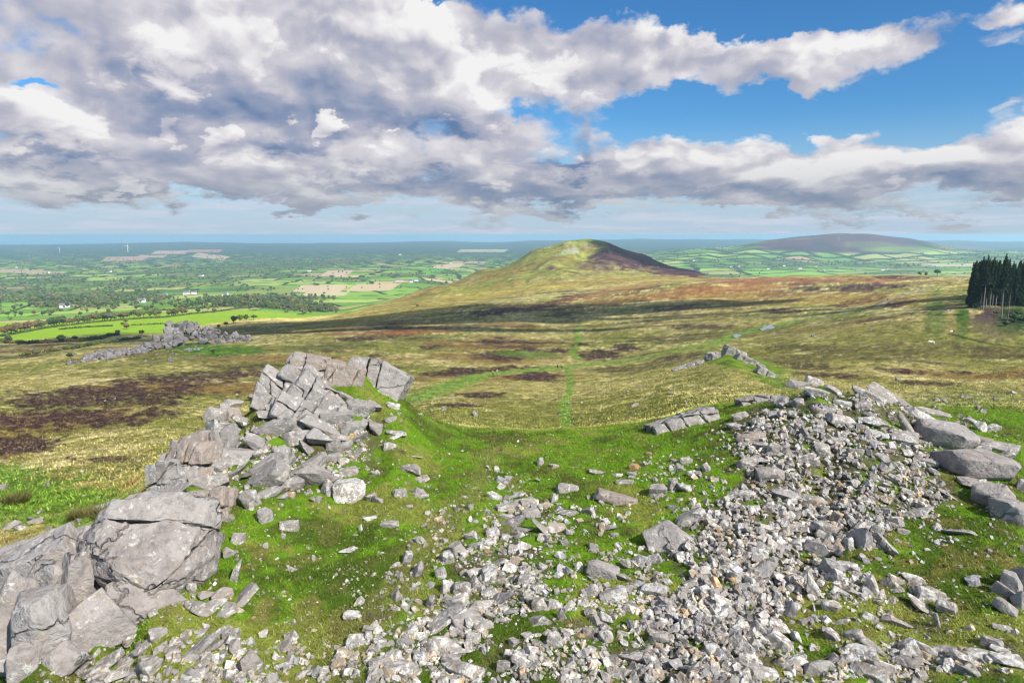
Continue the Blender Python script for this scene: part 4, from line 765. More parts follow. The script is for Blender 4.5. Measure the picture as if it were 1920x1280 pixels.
# ------------------------------------------------------------------ trees, hedges, houses and what stands on the moor
VIS = GY * 0 + 1
_cm = np.minimum.accumulate(PY, 0); VIS = PY <= np.concatenate([PY[:1] + 1, _cm[:-1]], 0) + .8
def empty(name, loc, rz=0.):
    o = bpy.data.objects.new(name, None); COL.objects.link(o); o.location = loc; o.rotation_euler = (0, 0, rz); return o
def lumps(r, n, spread, rad, sub=1):
    VV, FF = [], []; off = 0
    for k in range(n):
        bm = bmesh.new(); bmesh.ops.create_icosphere(bm, subdivisions=sub, radius=1); q = rad * r.uniform(.7, 1.25)
        t, u = r.uniform(0, 6.28), r.uniform(-1, 1); w_ = math.sqrt(1 - u * u) * r.uniform(.5, 1)
        c = np.array((math.cos(t) * w_ * spread[0], math.sin(t) * w_ * spread[1], u * spread[2]))
        v = np.array([x.co[:] for x in bm.verts]); v = v * q * r.uniform(.72, 1.28, (len(v), 1)) * (1, 1, .85) + c
        bm.verts.index_update(); f = np.array([[x.index for x in y.verts] for y in bm.faces]); bm.free(); VV.append(v); FF.append(f + off); off += len(v)
    return np.concatenate(VV), np.concatenate(FF)
def leaves(r, v, n, size):
    c = v[r.integers(0, len(v), n)] * r.uniform(.95, 1.12, (n, 1)); d = r.normal(size=(n, 3, 3)) * size
    return (c[:, None] + d).reshape(-1, 3), np.arange(3 * n).reshape(-1, 3)
def crown_arrays(seed):
    r = np.random.default_rng(seed); v, f = lumps(r, 13, (.30, .30, .22), .19)
    lv, lf = leaves(r, v, 170, .045); V = np.concatenate([v, lv]); V[:, 2] += .62
    return V, np.concatenate([f, lf + len(v)])
CROWNS = [crown_arrays(500 + k) for k in range(5)]
def tube_arrays(pts, rad, n=6):
    V, F = [], []
    for k, (p, q) in enumerate(zip(pts, rad)):
        for t in np.linspace(0, 2 * math.pi, n, endpoint=False): V.append((p[0] + q * math.cos(t), p[1] + q * math.sin(t), p[2]))
    for k in range(len(pts) - 1):
        for j in range(n): a, b = k * n + j, k * n + (j + 1) % n; F.append((a, b, b + n)); F.append((a, b + n, a + n))
    return np.array(V), np.array(F)
M_BARK = mat_plain('bark', (.10, .085, .07), .9, .1); M_PALEBARK = mat_plain('pale_spruce_bark', (.21, .19, .17), .9, .1)
TONES = {'dark green': (.044, .066, .022), 'olive': (.082, .092, .026), 'russet': (.115, .078, .04), 'grey green': (.062, .076, .04)}
CROWN_ME = {}
for tn, c in TONES.items():
    for k, (v, f) in enumerate(CROWNS[:4]):
        o = mesh_np('crown', v, f, M_LEAF, np.tile(c, (len(v), 1)) * np.random.default_rng(k).uniform(.7, 1.35, (len(v), 1))); CROWN_ME[tn, k] = o.data; bpy.data.objects.remove(o)
tv, tf = tube_arrays([(0, 0, -.05), (.01, 0, .2), (.0, .02, .45), (-.03, .0, .7)], [.045, .03, .022, .01]); bv, bf = tube_arrays([(.01, 0, .28), (.12, .05, .5), (.2, .1, .66)], [.02, .014, .006], 5); cv_, cf_ = tube_arrays([(0, .01, .34), (-.12, -.06, .52), (-.2, -.05, .7)], [.018, .012, .005], 5)
_t = mesh_np('trunk', np.concatenate([tv, bv, cv_]), np.concatenate([tf, bf + len(tv), cf_ + len(tv) + len(bv)]), M_BARK); TRUNK_ME = _t.data; bpy.data.objects.remove(_t)
def tree(p, h, wd, tone, label, group, name='tree'):
    root = empty(name, p, random.uniform(0, 6.28)); root.scale = (h * wd, h * wd, h)
    for nm, me in (('trunk', TRUNK_ME), ('crown', CROWN_ME[tone, random.randrange(4)])):
        c = bpy.data.objects.new(nm, me); COL.objects.link(c); c.parent = root
    return tag(root, label, 'tree', group)
n_tree = 0
# belts of hedgerow trees just beyond the bright green field
for x0, y0, x1, y1, n_, tones, word in [(8, 630, 84, 614, 17, ['russet', 'russet', 'olive'], 'autumn brown tree in the first clump at the left end of the tree belt'), (90, 613.5, 122, 609, 8, ['dark green'], 'dark green tree between the two brown clumps of the tree belt'), (120, 609.5, 246, 597, 27, ['russet', 'olive', 'russet', 'grey green'], 'brownish tree in the long middle stretch of the belt above the bright green field'), (250, 597, 305, 593, 9, ['olive', 'russet'], 'rusty tree at the thin right end of the belt'), (314, 594, 352, 589, 8, ['olive', 'russet'], 'olive tree in the short clump right of the belt gap')]:
    for k in range(n_):
        t = (k + random.random()) / n_; p = H(x0 + (x1 - x0) * t, y0 + (y1 - y0) * t + random.uniform(-1.2, .4))
        tree(p, random.uniform(8, 12.5), random.uniform(.85, 1.25), random.choice(tones), word, 'trees of the belt above the bright green field'); n_tree += 1
# single trees and bushes one can point to
for px, py, h, tone, lab in [(235, 606, 6, 'olive', 'left tree of a small pair in the middle of the bright green field'), (230, 610, 4, 'dark green', 'low round bush in front of the pair in the bright green field'), (237, 617, 6.5, 'russet', 'wide brown bush on the hedge bank in the bright green field'), (220, 627, 5, 'olive', 'upright bush at the lower corner of the bright green field'), (265, 628, 5.5, 'russet', 'round red brown tree alone near the lower edge of the bright green field'),
    (117, 642, 6, 'dark green', 'dark bush on the lower hedge of the bright green field'), (139, 640, 4.5, 'olive', 'small bush right of the dark bush on the lower hedge'), (17, 642, 6, 'grey green', 'grey green bush near the left edge below the bright field'), (36, 647, 4, 'olive', 'low bush below the grey green bush at the left edge'), (372, 588, 9, 'dark green', 'dark tree standing alone right of the tree belt'), (402, 587, 8, 'olive', 'small tree between the lone dark tree and the gorse clump'),
    (438, 606, 8.5, 'russet', 'big rusty bush heading the gorse clump at the moor edge'), (450, 603, 8, 'olive', 'olive bush in the middle of the gorse clump'), (462, 602, 8, 'dark green', 'dark bush at the right side of the gorse clump'), (476, 600, 6.5, 'dark green', 'round separate bush just right of the gorse clump'), (425, 611, 5, 'russet', 'low brown bush at the left foot of the gorse clump'), (410, 615, 3.5, 'russet', 'lowest bush trailing left from the gorse clump')]:
    tree(H(px, py), h, 1.35 if h < 7 else 1.1, tone, lab, None, 'bush' if 'bush' in lab else 'tree')['category'] = 'bush' if 'bush' in lab else 'tree'
# the valley: the nearest trees one by one, the rest as woodland
rv = np.random.default_rng(91)
inv = VIS & (farm > .8) & (GY > 1010) & (GY < 9000) & (PX > -40) & (PX < 1960) & (near_f < .2) & (heath < .2) & ~((PX > 630) & (PX < 1335) & (GY < 2150))
wood_p = inv & (woods > .45); hedge_p = inv & (edge < np.maximum(9, hw * 1.2)) & (woods < .45); lone_p = inv & (woods > .12) & (woods < .45)
def pick(mask, n_):
    I = np.flatnonzero(mask); I = I[rv.integers(0, len(I), n_)]; x = GX.ravel()[I] + rv.uniform(-1, 1, n_) * .0009 * GY.ravel()[I]; y = GY.ravel()[I] + rv.uniform(-6, 6, n_)
    return np.stack([x, y, ground(x, y)], -1)
TP = np.concatenate([pick(wood_p, 2700), pick(hedge_p, 1700), pick(lone_p, 350)])
ht = rv.uniform(7, 13, len(TP)) * np.where(np.arange(len(TP)) >= 2700, .8, 1.) * (1 + .25 * (TP[:, 1] > 4000))
order = np.argsort(TP[:, 1] / ht); tn_names = list(TONES); tn = rv.choice(4, len(TP), p=[.40, .22, .08, .30])
VLM = [(633,512,'the pinkish ploughed field'),(600,541,'the two long stubble fields'),(505,546,'the broad pale meadow'),(235,485,'the brown field below the turbine'),(100,560,'the left edge woods'),(270,560,'the white cottages'),(380,520,'the middle of the valley'),(430,578,'the straw field above the belt'),(740,537,'the right hand stubble field'),(800,510,'the foot of the near hill'),(170,590,'the left meadows'),(540,560,'the tree lined lane'),(1450,500,'the village under the far hill'),(1650,505,'the road beyond the plateau')]
for i in order[:200]:
    px, py = to_px(*TP[i]); l = min(VLM, key=lambda q: (q[0] - px) ** 2 + 4 * (q[1] - py) ** 2)
    tree(Vector(TP[i]), ht[i], rv.uniform(.85, 1.2), tn_names[tn[i]], f'{tn_names[tn[i]]} {"tall" if ht[i] > 9.5 else "short"} valley tree near {l[2]}', 'trees of the valley')
LOWT = []
for k in range(8):
    v, f = lumps(np.random.default_rng(700 + k), 4, (.26, .26, .18), .30); lv, lf = leaves(np.random.default_rng(k), v, 30, .07); v = np.concatenate([v, lv]); f = np.concatenate([f, lf + len(v) - len(lv)]); v[:, 2] += .42; LOWT.append((v, f))
def wood(name, P, h, col):
    VV, FF, CC = [], [], []; off = 0; wh = rv.integers(0, len(LOWT), len(P))
    for k, (v, f) in enumerate(LOWT):
        I = np.nonzero(wh == k)[0]; t = rv.uniform(0, 6.28, len(I)); c, s_ = np.cos(t)[:, None], np.sin(t)[:, None]; w_ = (h[I] * rv.uniform(.85, 1.25, len(I)))[:, None]
        W = np.stack([(v[None, :, 0] * c - v[None, :, 1] * s_) * w_, (v[None, :, 0] * s_ + v[None, :, 1] * c) * w_, v[None, :, 2] * h[I][:, None]], -1) + P[I][:, None]
        VV.append(W.reshape(-1, 3)); FF.append((f[None] + (off + np.arange(len(I)) * len(v))[:, None, None]).reshape(-1, 3)); off += len(I) * len(v)
        CC.append((col[I][:, None] * rv.uniform(.75, 1.3, (len(I), len(v), 1))).reshape(-1, 3))
    return tag(mesh_np(name, np.concatenate(VV), np.concatenate(FF), M_LEAF, np.concatenate(CC)), kind='stuff')
rest = order[200:]; wood('woodland', TP[rest], ht[rest], np.array([TONES[n] for n in tn_names])[tn[rest]] * rv.uniform(.75, 1.3, (len(rest), 1)))
# hedges of the near fields
def hedge(pts, h, wd, label, tones=('dark green', 'olive')):
    P = hit([p[0] for p in pts], [p[1] for p in pts]); Q = []
    for p, q in zip(P[:-1], P[1:]):
        n_ = max(2, int(np.hypot(*(q - p)[:2]) / (h * .45)))
        for t in np.arange(n_) / n_: x, y = (p + (q - p) * t)[:2] + rv.normal(0, .5, 2); Q.append((x, y, float(ground(x, y)[0]) - .15 * h))
    Q = np.array(Q); o = wood('hedge', Q, h * rv.uniform(.7, 1.35, len(Q)) * wd, np.array([TONES[t] for t in tones])[rv.integers(0, len(tones), len(Q))]); del o['kind']
    c = Q[0].copy(); o.data.transform(Matrix.Translation(-Vector(c))); o.location = c; return tag(o, label, 'hedge')
hedge([(0, 631), (86, 615.5), (172, 605), (240, 599), (310, 595.5), (360, 589), (420, 583), (520, 574)], 3.2, 1., 'long dark hedge along the foot of the tree belt above the bright green field')
hedge([(112, 618), (160, 614), (211, 611.5)], 2.6, 1., 'short hedge line inside the left half of the bright green field'); hedge([(247, 610), (309, 607)], 2.2, 1., 'thin hedge inside the right part of the bright green field')
hedge([(0, 640), (40, 644), (86, 643.5), (150, 641), (185, 636), (222, 628)], 3., 1.1, 'bushy lower hedge between the bright green field and the yellow grass', ('dark green', 'olive', 'russet'))
hedge([(40, 667), (80, 661), (146, 653.5), (205, 643), (262, 634)], 2.4, 1., 'dark hedge below the yellow grass strip at the left'); hedge([(255, 588), (330, 581), (440, 573), (540, 566)], 3.5, 1., 'hedge dividing the straw fields above the tree belt')
# farmhouses and cottages
M_WHITE = mat_plain('whitewash', (.78, .77, .74), .8, .2, .05, .3); M_SLATE = mat_plain('slate_roof', (.13, .13, .15), .7, .3, .2, .4); M_STONEW = mat_plain('stone_wall', (.40, .36, .32), .9, .2, .15, .4)
def box_arrays(x0, x1, y0, y1, z0, z1):
    V = np.array([(x, y, z) for z in (z0, z1) for y in (y0, y1) for x in (x0, x1)], float); return V, np.array([(0, 2, 3, 1), (4, 5, 7, 6), (0, 1, 5, 4), (2, 6, 7, 3), (0, 4, 6, 2), (1, 3, 7, 5)])
def house_meshes(L, W, Hh, wall):
    V = np.array([(-L, -W, -1), (L, -W, -1), (L, W, -1), (-L, W, -1), (-L, -W, Hh), (L, -W, Hh), (L, W, Hh), (-L, W, Hh), (-L, 0, Hh + W * .8), (L, 0, Hh + W * .8)]); bm = bmesh.new(); vs = [bm.verts.new(v) for v in V]
    for f in [(0, 1, 5, 4), (2, 3, 7, 6), (1, 2, 6, 9, 5), (3, 0, 4, 8, 7)]: bm.faces.new([vs[i] for i in f])
    me = bpy.data.meshes.new('wall'); bm.to_mesh(me); bm.free(); me.materials.append(wall)
    e = .5; bm = bmesh.new()
    for sg in (1, -1):
        a = [(-L - e, sg * (W + e), Hh - .3), (L + e, sg * (W + e), Hh - .3), (L + e, 0, Hh + W * .8 + .15), (-L - e, 0, Hh + W * .8 + .15)]; fv = [bm.verts.new(v) for v in a] + [bm.verts.new((v[0], v[1], v[2] + .25)) for v in a]
        for f in [(0, 1, 2, 3), (4, 7, 6, 5), (0, 4, 5, 1), (1, 5, 6, 2), (3, 2, 6, 7), (0, 3, 7, 4)]: bm.faces.new([fv[i] for i in f])
    rf = bpy.data.meshes.new('roof'); bm.to_mesh(rf); bm.free(); rf.materials.append(M_SLATE)
    v, f = box_arrays(L * .72, L * .9, -.5, .5, Hh + W * .5, Hh + W * .8 + 1.2); ch = bpy.data.meshes.new('chimney'); ch.from_pydata(v.tolist(), [], f.tolist()); ch.materials.append(wall)
    return me, rf, ch
HM = [house_meshes(8, 4, 4.6, M_WHITE), house_meshes(6, 3.6, 4.2, M_WHITE), house_meshes(13, 5, 4.2, M_STONEW)]
def house(px, py, k, label, sc=1., name='cottage'):
    p = H(px, py); root = empty(name, p, random.uniform(-.5, .5)); root.scale = (sc,) * 3
    for nm, me in zip(('wall', 'roof'), HM[k]): c = bpy.data.objects.new(nm, me); COL.objects.link(c); c.parent = root
    d = bpy.data.objects.new('chimney', HM[k][2]); COL.objects.link(d); d.parent = c
    return tag(root, label, 'house', 'houses scattered over the valley')
for px, py, k, lab in [(122, 576.5, 0, 'white cottage among trees in the left part of the valley'), (265, 567, 0, 'white farmhouse in the centre of the left valley fields'), (310, 556, 1, 'left one of two white houses below the long wood'), (350, 552, 0, 'long white house beside a tree at the middle left'), (364, 551, 1, 'little white house right of the long white house'), (423, 554, 1, 'white house standing by a hedge left of the broad meadow'), (207, 510, 1, 'small white house by the upper left lane'), (378, 518, 0, 'pale house in the wooded middle of the valley'), (580, 509, 0, 'white house above the pinkish ploughed field'),
    (748, 527.5, 2, 'large pale farm building at the foot of the near hill'), (780, 527, 0, 'white farmhouse right of the large farm building'), (771, 529, 1, 'small cottage between the farm building and the farmhouse'), (90, 512, 1, 'small pale house high on the left slope'), (30, 502, 1, 'far white house near the left edge'), (750, 478, 0, 'white house on the far middle rise'), (845, 494, 1, 'white house left of the hill shoulder'),
    (1655, 507, 0, 'white farmhouse just beyond the plateau edge'), (1664, 506, 1, 'white outbuilding touching the farmhouse beyond the plateau'), (1610, 507, 2, 'long pale barn left of the farmhouse beyond the plateau'), (1575, 503, 1, 'small house in the village trees'), (1500, 504, 0, 'white house at the village centre'), (1530, 500, 1, 'village house right of the white centre house'), (1470, 499, 1, 'village house left of the white centre house'), (1372, 501, 0, 'white farm at the left end of the village'), (1385, 500, 1, 'small cottage beside the farm at the left end of the village'), (1300, 489, 1, 'lone cottage on the left green slope under the far hill'), (1545, 507, 1, 'cottage half hidden by the plateau edge'), (1440, 505, 1, 'low white cottage below the village trees'), (1905, 472, 0, 'white house far off at the right edge')]:
    house(px, py, k, lab, 1.15)
# wind turbines
M_TWHITE = mat_plain('turbine_paint', (.82, .82, .82), .4, .5, .02)
def turbine(px, py, hub_px, label, spin):
    p = H(px, py); k = p.length / FPX; h = hub_px * k; root = empty('wind_turbine', p)
    v, f = tube_arrays([(0, 0, -2), (0, 0, h)], [h * .045, h * .028], 12); mesh_np('tower', v, f, M_TWHITE, parent=root, smooth=True)
    v, f = box_arrays(-h * .035, h * .035, -h * .07, h * .08, h - h * .03, h + h * .045); nac = mesh_np('nacelle', v, f, M_TWHITE, parent=root)
    bmd = nac.modifiers.new('bevel', 'BEVEL'); bmd.width = h * .012; bmd.segments = 2
    for j in range(3):
        a = spin + j * 2 * math.pi / 3; L = h * .72; dx, dz = math.sin(a), math.cos(a); nx, nz = dz, -dx; y0 = -h * .085; V = []
        for t, c in ((.02, .03), (.15, .052), (.5, .036), (1., .012)):
            for sg in (-1, 1):
                for dy in (-.008, .008): V.append((dx * L * t + nx * sg * c * h * .5, y0 + dy * h, h + dz * L * t + nz * sg * c * h * .5))
        F = []
        for i in range(3):
            b = i * 4
            for q in ((0, 1), (1, 3), (3, 2), (2, 0)): F.append((b + q[0], b + q[1], b + q[1] + 4, b + q[0] + 4))
        F += [(0, 2, 3, 1), (12, 13, 15, 14)]; mesh_np('blade', V, F, M_TWHITE, parent=root)
    return tag(root, label, 'wind turbine')
turbine(240, 472.5, 10, 'larger white wind turbine above the brown fields on the left skyline', .35); turbine(112, 473, 6, 'smaller distant wind turbine left of the larger one', .9)
M_STEEL = mat_plain('galvanised_steel', (.55, .56, .58), .5, .5, .05)
def mast(px, py, hpx, label):
    p = H(px, py); k = p.length / FPX; h = hpx * k; root = empty('radio_mast', p)
    for sx_ in (-1, 1):
        for sy in (-1, 1): v, f = tube_arrays([(sx_ * .9, sy * .9, -1), (sx_ * .35, sy * .35, h)], [.28, .2], 4); mesh_np('leg', v, f, M_STEEL, parent=root)
    for t in (.25, .5, .75, .97): w_ = .9 - .55 * t + .2; v, f = box_arrays(-w_, w_, -w_, w_, h * t - .2, h * t + .2); mesh_np('brace', v, f, M_STEEL, parent=root)
    return tag(root, label, 'mast')
mast(1345, 469, 8.5, 'left one of two thin masts on the green shoulder of the far hill'); mast(1350.5, 469, 8, 'right one of two thin masts on the green shoulder of the far hill')

# ---- spruces at the right edge
def spruce_arrays(seed, bare, width, dens=1.):
    r = np.random.default_rng(seed); V, F = [], []; n_ = int(620 * dens)
    for k in range(n_):
        z = bare + (1 - bare) * (r.random() ** 1.15); reach = width * (1.02 - (z - bare) / (1 - bare)) ** .75 * r.uniform(.55, 1.15) + .006; t = r.uniform(0, 6.283)
        d = np.array((math.cos(t), math.sin(t), 0)); s_ = np.array((-d[1], d[0], 0)); w_ = reach * r.uniform(.16, .3) + .004; dz = -reach * r.uniform(.1, .55)
        b = np.array((0, 0, z)); m_ = b + d * reach * .55 + np.array((0, 0, dz * .35)); e = b + d * reach + np.array((0, 0, dz)); i = len(V)
        V += [b, m_ + s_ * w_, e, m_ - s_ * w_, m_ + np.array((0, 0, -w_ * 1.1))]; F += [(i, i + 1, i + 2), (i, i + 2, i + 3), (i, i + 4, i + 2)]
    return np.array(V), np.array(F)
SPR = []
for k, (bare, wd, dn_) in enumerate([(.04, .13, 1.5), (.40, .10, .9), (.48, .085, .8), (.34, .11, 1.), (.25, .115, 1.1)]):
    v, f = spruce_arrays(800 + k, bare, wd, dn_); o = mesh_np('crown', v, f, M_LEAF, np.tile((.028, .052, .022), (len(v), 1)) * np.random.default_rng(k).uniform(.6, 1.5, (len(v), 1))); v, f = tube_arrays([(0, 0, -.02), (.002, 0, .3), (0, .003, .7), (0, 0, .99)], [.012, .009, .006, .001], 7); t_ = mesh_np('trunk', v, f, M_PALEBARK, smooth=True)
    SPR.append((t_.data, o.data)); bpy.data.objects.remove(o); bpy.data.objects.remove(t_)
def spruce(p, h, k, label, group='spruces of the plantation at the right edge'):
    root = empty('spruce', p, random.uniform(0, 6.28)); root.scale = (h * random.uniform(.9, 1.1),) * 2 + (h,)
    for nm, me in zip(('trunk', 'crown'), SPR[k]): c = bpy.data.objects.new(nm, me); COL.objects.link(c); c.parent = root
    root.rotation_euler[0] = random.uniform(-.02, .02); root.rotation_euler[1] = random.uniform(-.025, .025)
    return tag(root, label, 'conifer tree', group)
for px, py, h, k, lab in [(1826, 577, 23, 0, 'dense dark spruce branched to the ground at the left corner of the plantation'), (1834, 577, 25, 1, 'bare stemmed spruce second from the left corner of the plantation'), (1838, 578, 24, 3, 'slender spruce third from the left corner of the plantation'), (1843, 580, 26, 2, 'spruce with a pale bare trunk, fourth from the left corner of the plantation'), (1855, 580, 25, 1, 'tall spruce with the palest straight trunk in the plantation front'), (1848, 577, 24, 4, 'dark spruce between the two pale trunks of the plantation front'), (1866, 577, 23, 3, 'spruce right of the palest trunk in the plantation front'), (1877.5, 596, 28, 2, 'tall spruce standing forward of the plantation on the cleared ground')]:
    spruce(H(px, py), h, k, lab, None)
for k in range(190):
    px = random.uniform(1818, 2060); b = H(min(px, 2000), random.uniform(574, 578)); dp = random.uniform(2, 75) * (0.4 if px < 1850 else 1); q = b * 1.0; x, y = ray(px, 575)[0] * (b.y + dp), b.y + dp
    spruce(Vector((float(x), y, float(ground(x, y)[0]))), random.uniform(19.5, 23), random.choice([0, 0, 0, 4, 3] if dp > 7 else [1, 2, 3, 4, 0, 0]), 'dark spruce packed inside the plantation behind the front row')
dead = H(1889, 602); v, f = tube_arrays([(0, 0, -.3), (.1, 0, 4), (.05, .1, 8), (.1, 0, 11.5)], [.2, .17, .13, .06], 7); dr = empty('dead_tree', dead); mesh_np('trunk', v, f, M_PALEBARK, parent=dr, smooth=True)
for z, t in ((8.2, .5), (9.4, 2.6), (10.6, 4.4)): v, f = tube_arrays([(0.05, 0, z), (math.cos(t) * .5, math.sin(t) * .5, z + .3), (math.cos(t) * .9, math.sin(t) * .9, z + .25)], [.05, .035, .015], 5); mesh_np('branch', v, f, M_PALEBARK, parent=dr)
tag(dr, 'broken pale dead trunk in front of the plantation', 'dead tree')
for px, py, h, lab in [(1902, 602, 3.2, 'largest dark green shrub on the cleared ground before the plantation'), (1916, 606, 3, 'dark shrub at the right edge of the cleared ground'), (1885, 612, 2.4, 'low dark shrub nearest the ditch on the cleared ground'), (1894, 594, 2.2, 'small shrub behind the broken trunk'), (1868, 590, 1.8, 'small shrub left of the forward spruce'), (1911, 592, 2.4, 'shrub below the plantation at the right edge')]:
    tree(H(px, py), h, 1.7, 'dark green', lab, None, 'shrub')['category'] = 'shrub'
for px, py, h, lab in [(724, 618, 2.6, 'lone dark shrub on the shaded moor left of the near hill'), (782, 576, 4, 'tiny dark shrub on the shadow edge under the near hill'), (1053.5, 690, .9, 'small yellowish green bush beside the path, right of the dark walker'), (400, 663, 2, 'dark bush on the right part of the green skirt of the far tor'), (133, 672, 3, 'black looking bush at the left end of the rubble tail')]:
    tree(H(px, py), h, 1.3, 'olive' if 'yellow' in lab else 'dark green', lab, None, 'shrub')['category'] = 'shrub'

# ---- pools on the path
mw, T = new_mat('pool_water'); finish(T, (.25, .28, .31), .28, .5)
def puddle(pts, label):
    P = hit([p[0] for p in pts], [p[1] for p in pts]); c = P.mean(0); z = c[2] + .12; V = []
    n_ = 40; ang = np.linspace(0, 1, n_, endpoint=False) * len(P)
    for a in ang: i = int(a); t = a - i; q = P[i] * (1 - t) + P[(i + 1) % len(P)] * t; q = c + (q - c) * rv.uniform(.86, 1.08); V.append((q[0], q[1], z))
    V.append((c[0], c[1], z)); o = mesh_np('puddle', V, [(i, (i + 1) % n_, n_) for i in range(n_)], mw); o['kind'] = 'structure'; return o
puddle([(1374, 630), (1381, 627.5), (1391, 628.5), (1393, 631.5), (1384, 634), (1376, 633)], ''); puddle([(1424, 619), (1434, 614.5), (1446, 612.8), (1457, 614), (1453, 617.5), (1441, 618.7), (1432, 620.8)], '')

# ---- walkers and sheep
def skin_mesh(name, pts, edges, rad, mat, parent, sub=1):
    me = bpy.data.meshes.new(name); me.from_pydata(pts, edges, []); o = bpy.data.objects.new(name, me); COL.objects.link(o); o.parent = parent; me.materials.append(mat)
    sk = o.modifiers.new('skin', 'SKIN'); sk.use_smooth_shade = True
    for i, q in enumerate(rad): v = me.skin_vertices[0].data[i]; v.radius = (q, q) if not hasattr(q, '__len__') else q; v.use_root = i == 0
    ss = o.modifiers.new('subdivision', 'SUBSURF'); ss.levels = sub; ss.render_levels = sub; return o
M_SKIN = mat_plain('skin', (.55, .36, .27), .6, .3, .03)
def person(px, py, rz, top, legs, hair, label, stride=.22, pack=None, h=1.76):
    p = H(px, py); root = empty('person', p, rz); s = h / 1.76; root.scale = (s,) * 3; st = stride
    # pelvis, waist, chest, neck, head centre, crown, then hips, knees, ankles, toes, shoulders, elbows, wrists, knuckles
    P = [(0, 0, .95), (0, .01, 1.10), (0, .02, 1.32), (0, .02, 1.47), (0, .05, 1.60), (0, .04, 1.72),
         (.09, 0, .90), (.10, st * .6, .50), (.10, st * .5, .09), (.10, st * .5 + .16, .03), (-.09, 0, .90), (-.10, -st * .2, .49), (-.10, -st - .05, .12), (-.10, -st + .09, .03),
         (.18, .01, 1.42), (.23, -st * .5, 1.14), (.22, -st * .5 + .16, .94), (.21, -st * .5 + .21, .86), (-.18, .01, 1.42), (-.23, st * .35, 1.14), (-.22, st * .35 + .18, .96), (-.21, st * .35 + .24, .89)]
    E_ = [(0, 1), (1, 2), (2, 3), (3, 4), (4, 5), (0, 6), (6, 7), (7, 8), (8, 9), (0, 10), (10, 11), (11, 12), (12, 13), (2, 14), (14, 15), (15, 16), (16, 17), (2, 18), (18, 19), (19, 20), (20, 21)]
    rd = [.13, .12, .14, .055, .085, .07, .085, .058, .04, .035, .085, .058, .04, .035, .06, .042, .032, .028, .06, .042, .032, .028]
    skin_mesh('body', P, E_, rd, M_SKIN, root, 2)
    jp = [P[0], P[1], P[2], (0, .02, 1.42), P[14], P[15], P[16], P[18], P[19], P[20]]; skin_mesh('jacket', jp, [(0, 1), (1, 2), (2, 3), (2, 4), (4, 5), (5, 6), (2, 7), (7, 8), (8, 9)], [.165, .155, .175, .09, .085, .062, .05, .085, .062, .05], mat_plain('jacket_cloth', top, .8, .2, .1), root)
    skin_mesh('trousers', [P[0], P[6], P[7], P[8], P[10], P[11], P[12]], [(0, 1), (1, 2), (2, 3), (0, 4), (4, 5), (5, 6)], [.155, .11, .078, .06, .11, .078, .06], mat_plain('trouser_cloth', legs, .85, .2, .1), root)
    skin_mesh('hair', [(0, .0, 1.62), (0, .03, 1.70), (0, .06, 1.72)], [(0, 1), (1, 2)], [.08, .088, .06], mat_plain('hair', hair, .7, .3, .1), root)
    for sx_ in (.1, -.1):
        y0 = (st * .5 if sx_ > 0 else -st - .05); z0 = .07 if sx_ > 0 else .09; skin_mesh('shoe', [(sx_, y0 - .03, z0), (sx_, y0 + .09, z0 - .02), (sx_, y0 + .19, z0 - .03)], [(0, 1), (1, 2)], [.055, .052, .04], mat_plain('boot_leather', (.05, .04, .035), .7, .3, .1), root)
    if pack: skin_mesh('rucksack', [(0, -.2, 1.06), (0, -.22, 1.22), (0, -.19, 1.40)], [(0, 1), (1, 2)], [.13, .15, .11], mat_plain('rucksack_cloth', pack, .8, .2, .1), root)
    return tag(root, label, 'person')
person(932, 702, R(85), (.62, .60, .60), (.30, .28, .27), (.10, .07, .05), 'walker in pale grey jacket on the green path, right one of the left pair', pack=(.5, .48, .45), h=1.85)
person(924.5, 704, R(75), (.45, .46, .10), (.12, .12, .06), (.08, .05, .03), 'walker in yellowish jacket on the green path, left one of the left pair')
person(1045.5, 692, R(-60), (.05, .035, .035), (.05, .05, .07), (.03, .02, .02), 'walker in dark clothes at the crossing of the green paths', pack=(.14, .05, .04), h=1.85)
person(1603, 586, R(-100), (.03, .035, .05), (.03, .03, .04), (.03, .02, .02), 'left one of two far walkers in dark clothes on the grassy track', h=1.9)
person(1612.5, 586, R(-110), (.04, .035, .04), (.03, .03, .04), (.03, .02, .02), 'right one of two far walkers in dark clothes on the grassy track', h=1.9)
person(1664.5, 564.5, R(-30), (.03, .03, .04), (.03, .03, .035), (.03, .02, .02), 'farthest walker, dark clothed, on the pale gravel path', h=1.9)
M_WOOL = mat_plain('wool', (.75, .72, .65), .95, .1, .1, 9.); M_FACE = mat_plain('sheep_face', (.55, .52, .46), .8, .2, .1)
def sheep(px, py, rz, label):
    p = H(px, py); root = empty('sheep', p, rz); root.scale = (1.2,) * 3
    P = [(0, -.35, .62), (0, 0, .64), (0, .35, .64), (0, .52, .62), (0, .68, .42), (0, .80, .28)]; E_ = [(0, 1), (1, 2), (2, 3), (3, 4), (4, 5)]; rd = [.22, .28, .25, .15, .10, .06]
    for sx_ in (-.13, .13):
        for y0, b in ((-.36, -.07), (.33, .05)): i = len(P); P += [(sx_, y0, .42), (sx_, y0 + b, .22), (sx_, y0, .02)]; E_ += [(0 if y0 < 0 else 2, i), (i, i + 1), (i + 1, i + 2)]; rd += [.08, .042, .035]
    i = len(P); P += [(0, -.56, .5)]; E_ += [(0, i)]; rd += [.05]; skin_mesh('body', P, E_, rd, M_WOOL, root, 2)
    for sx_ in (-1, 1): skin_mesh('ear', [(sx_ * .05, .64, .50), (sx_ * .15, .62, .50)], [(0, 1)], [.035, .02], M_FACE, root)
    return tag(root, label, 'sheep')
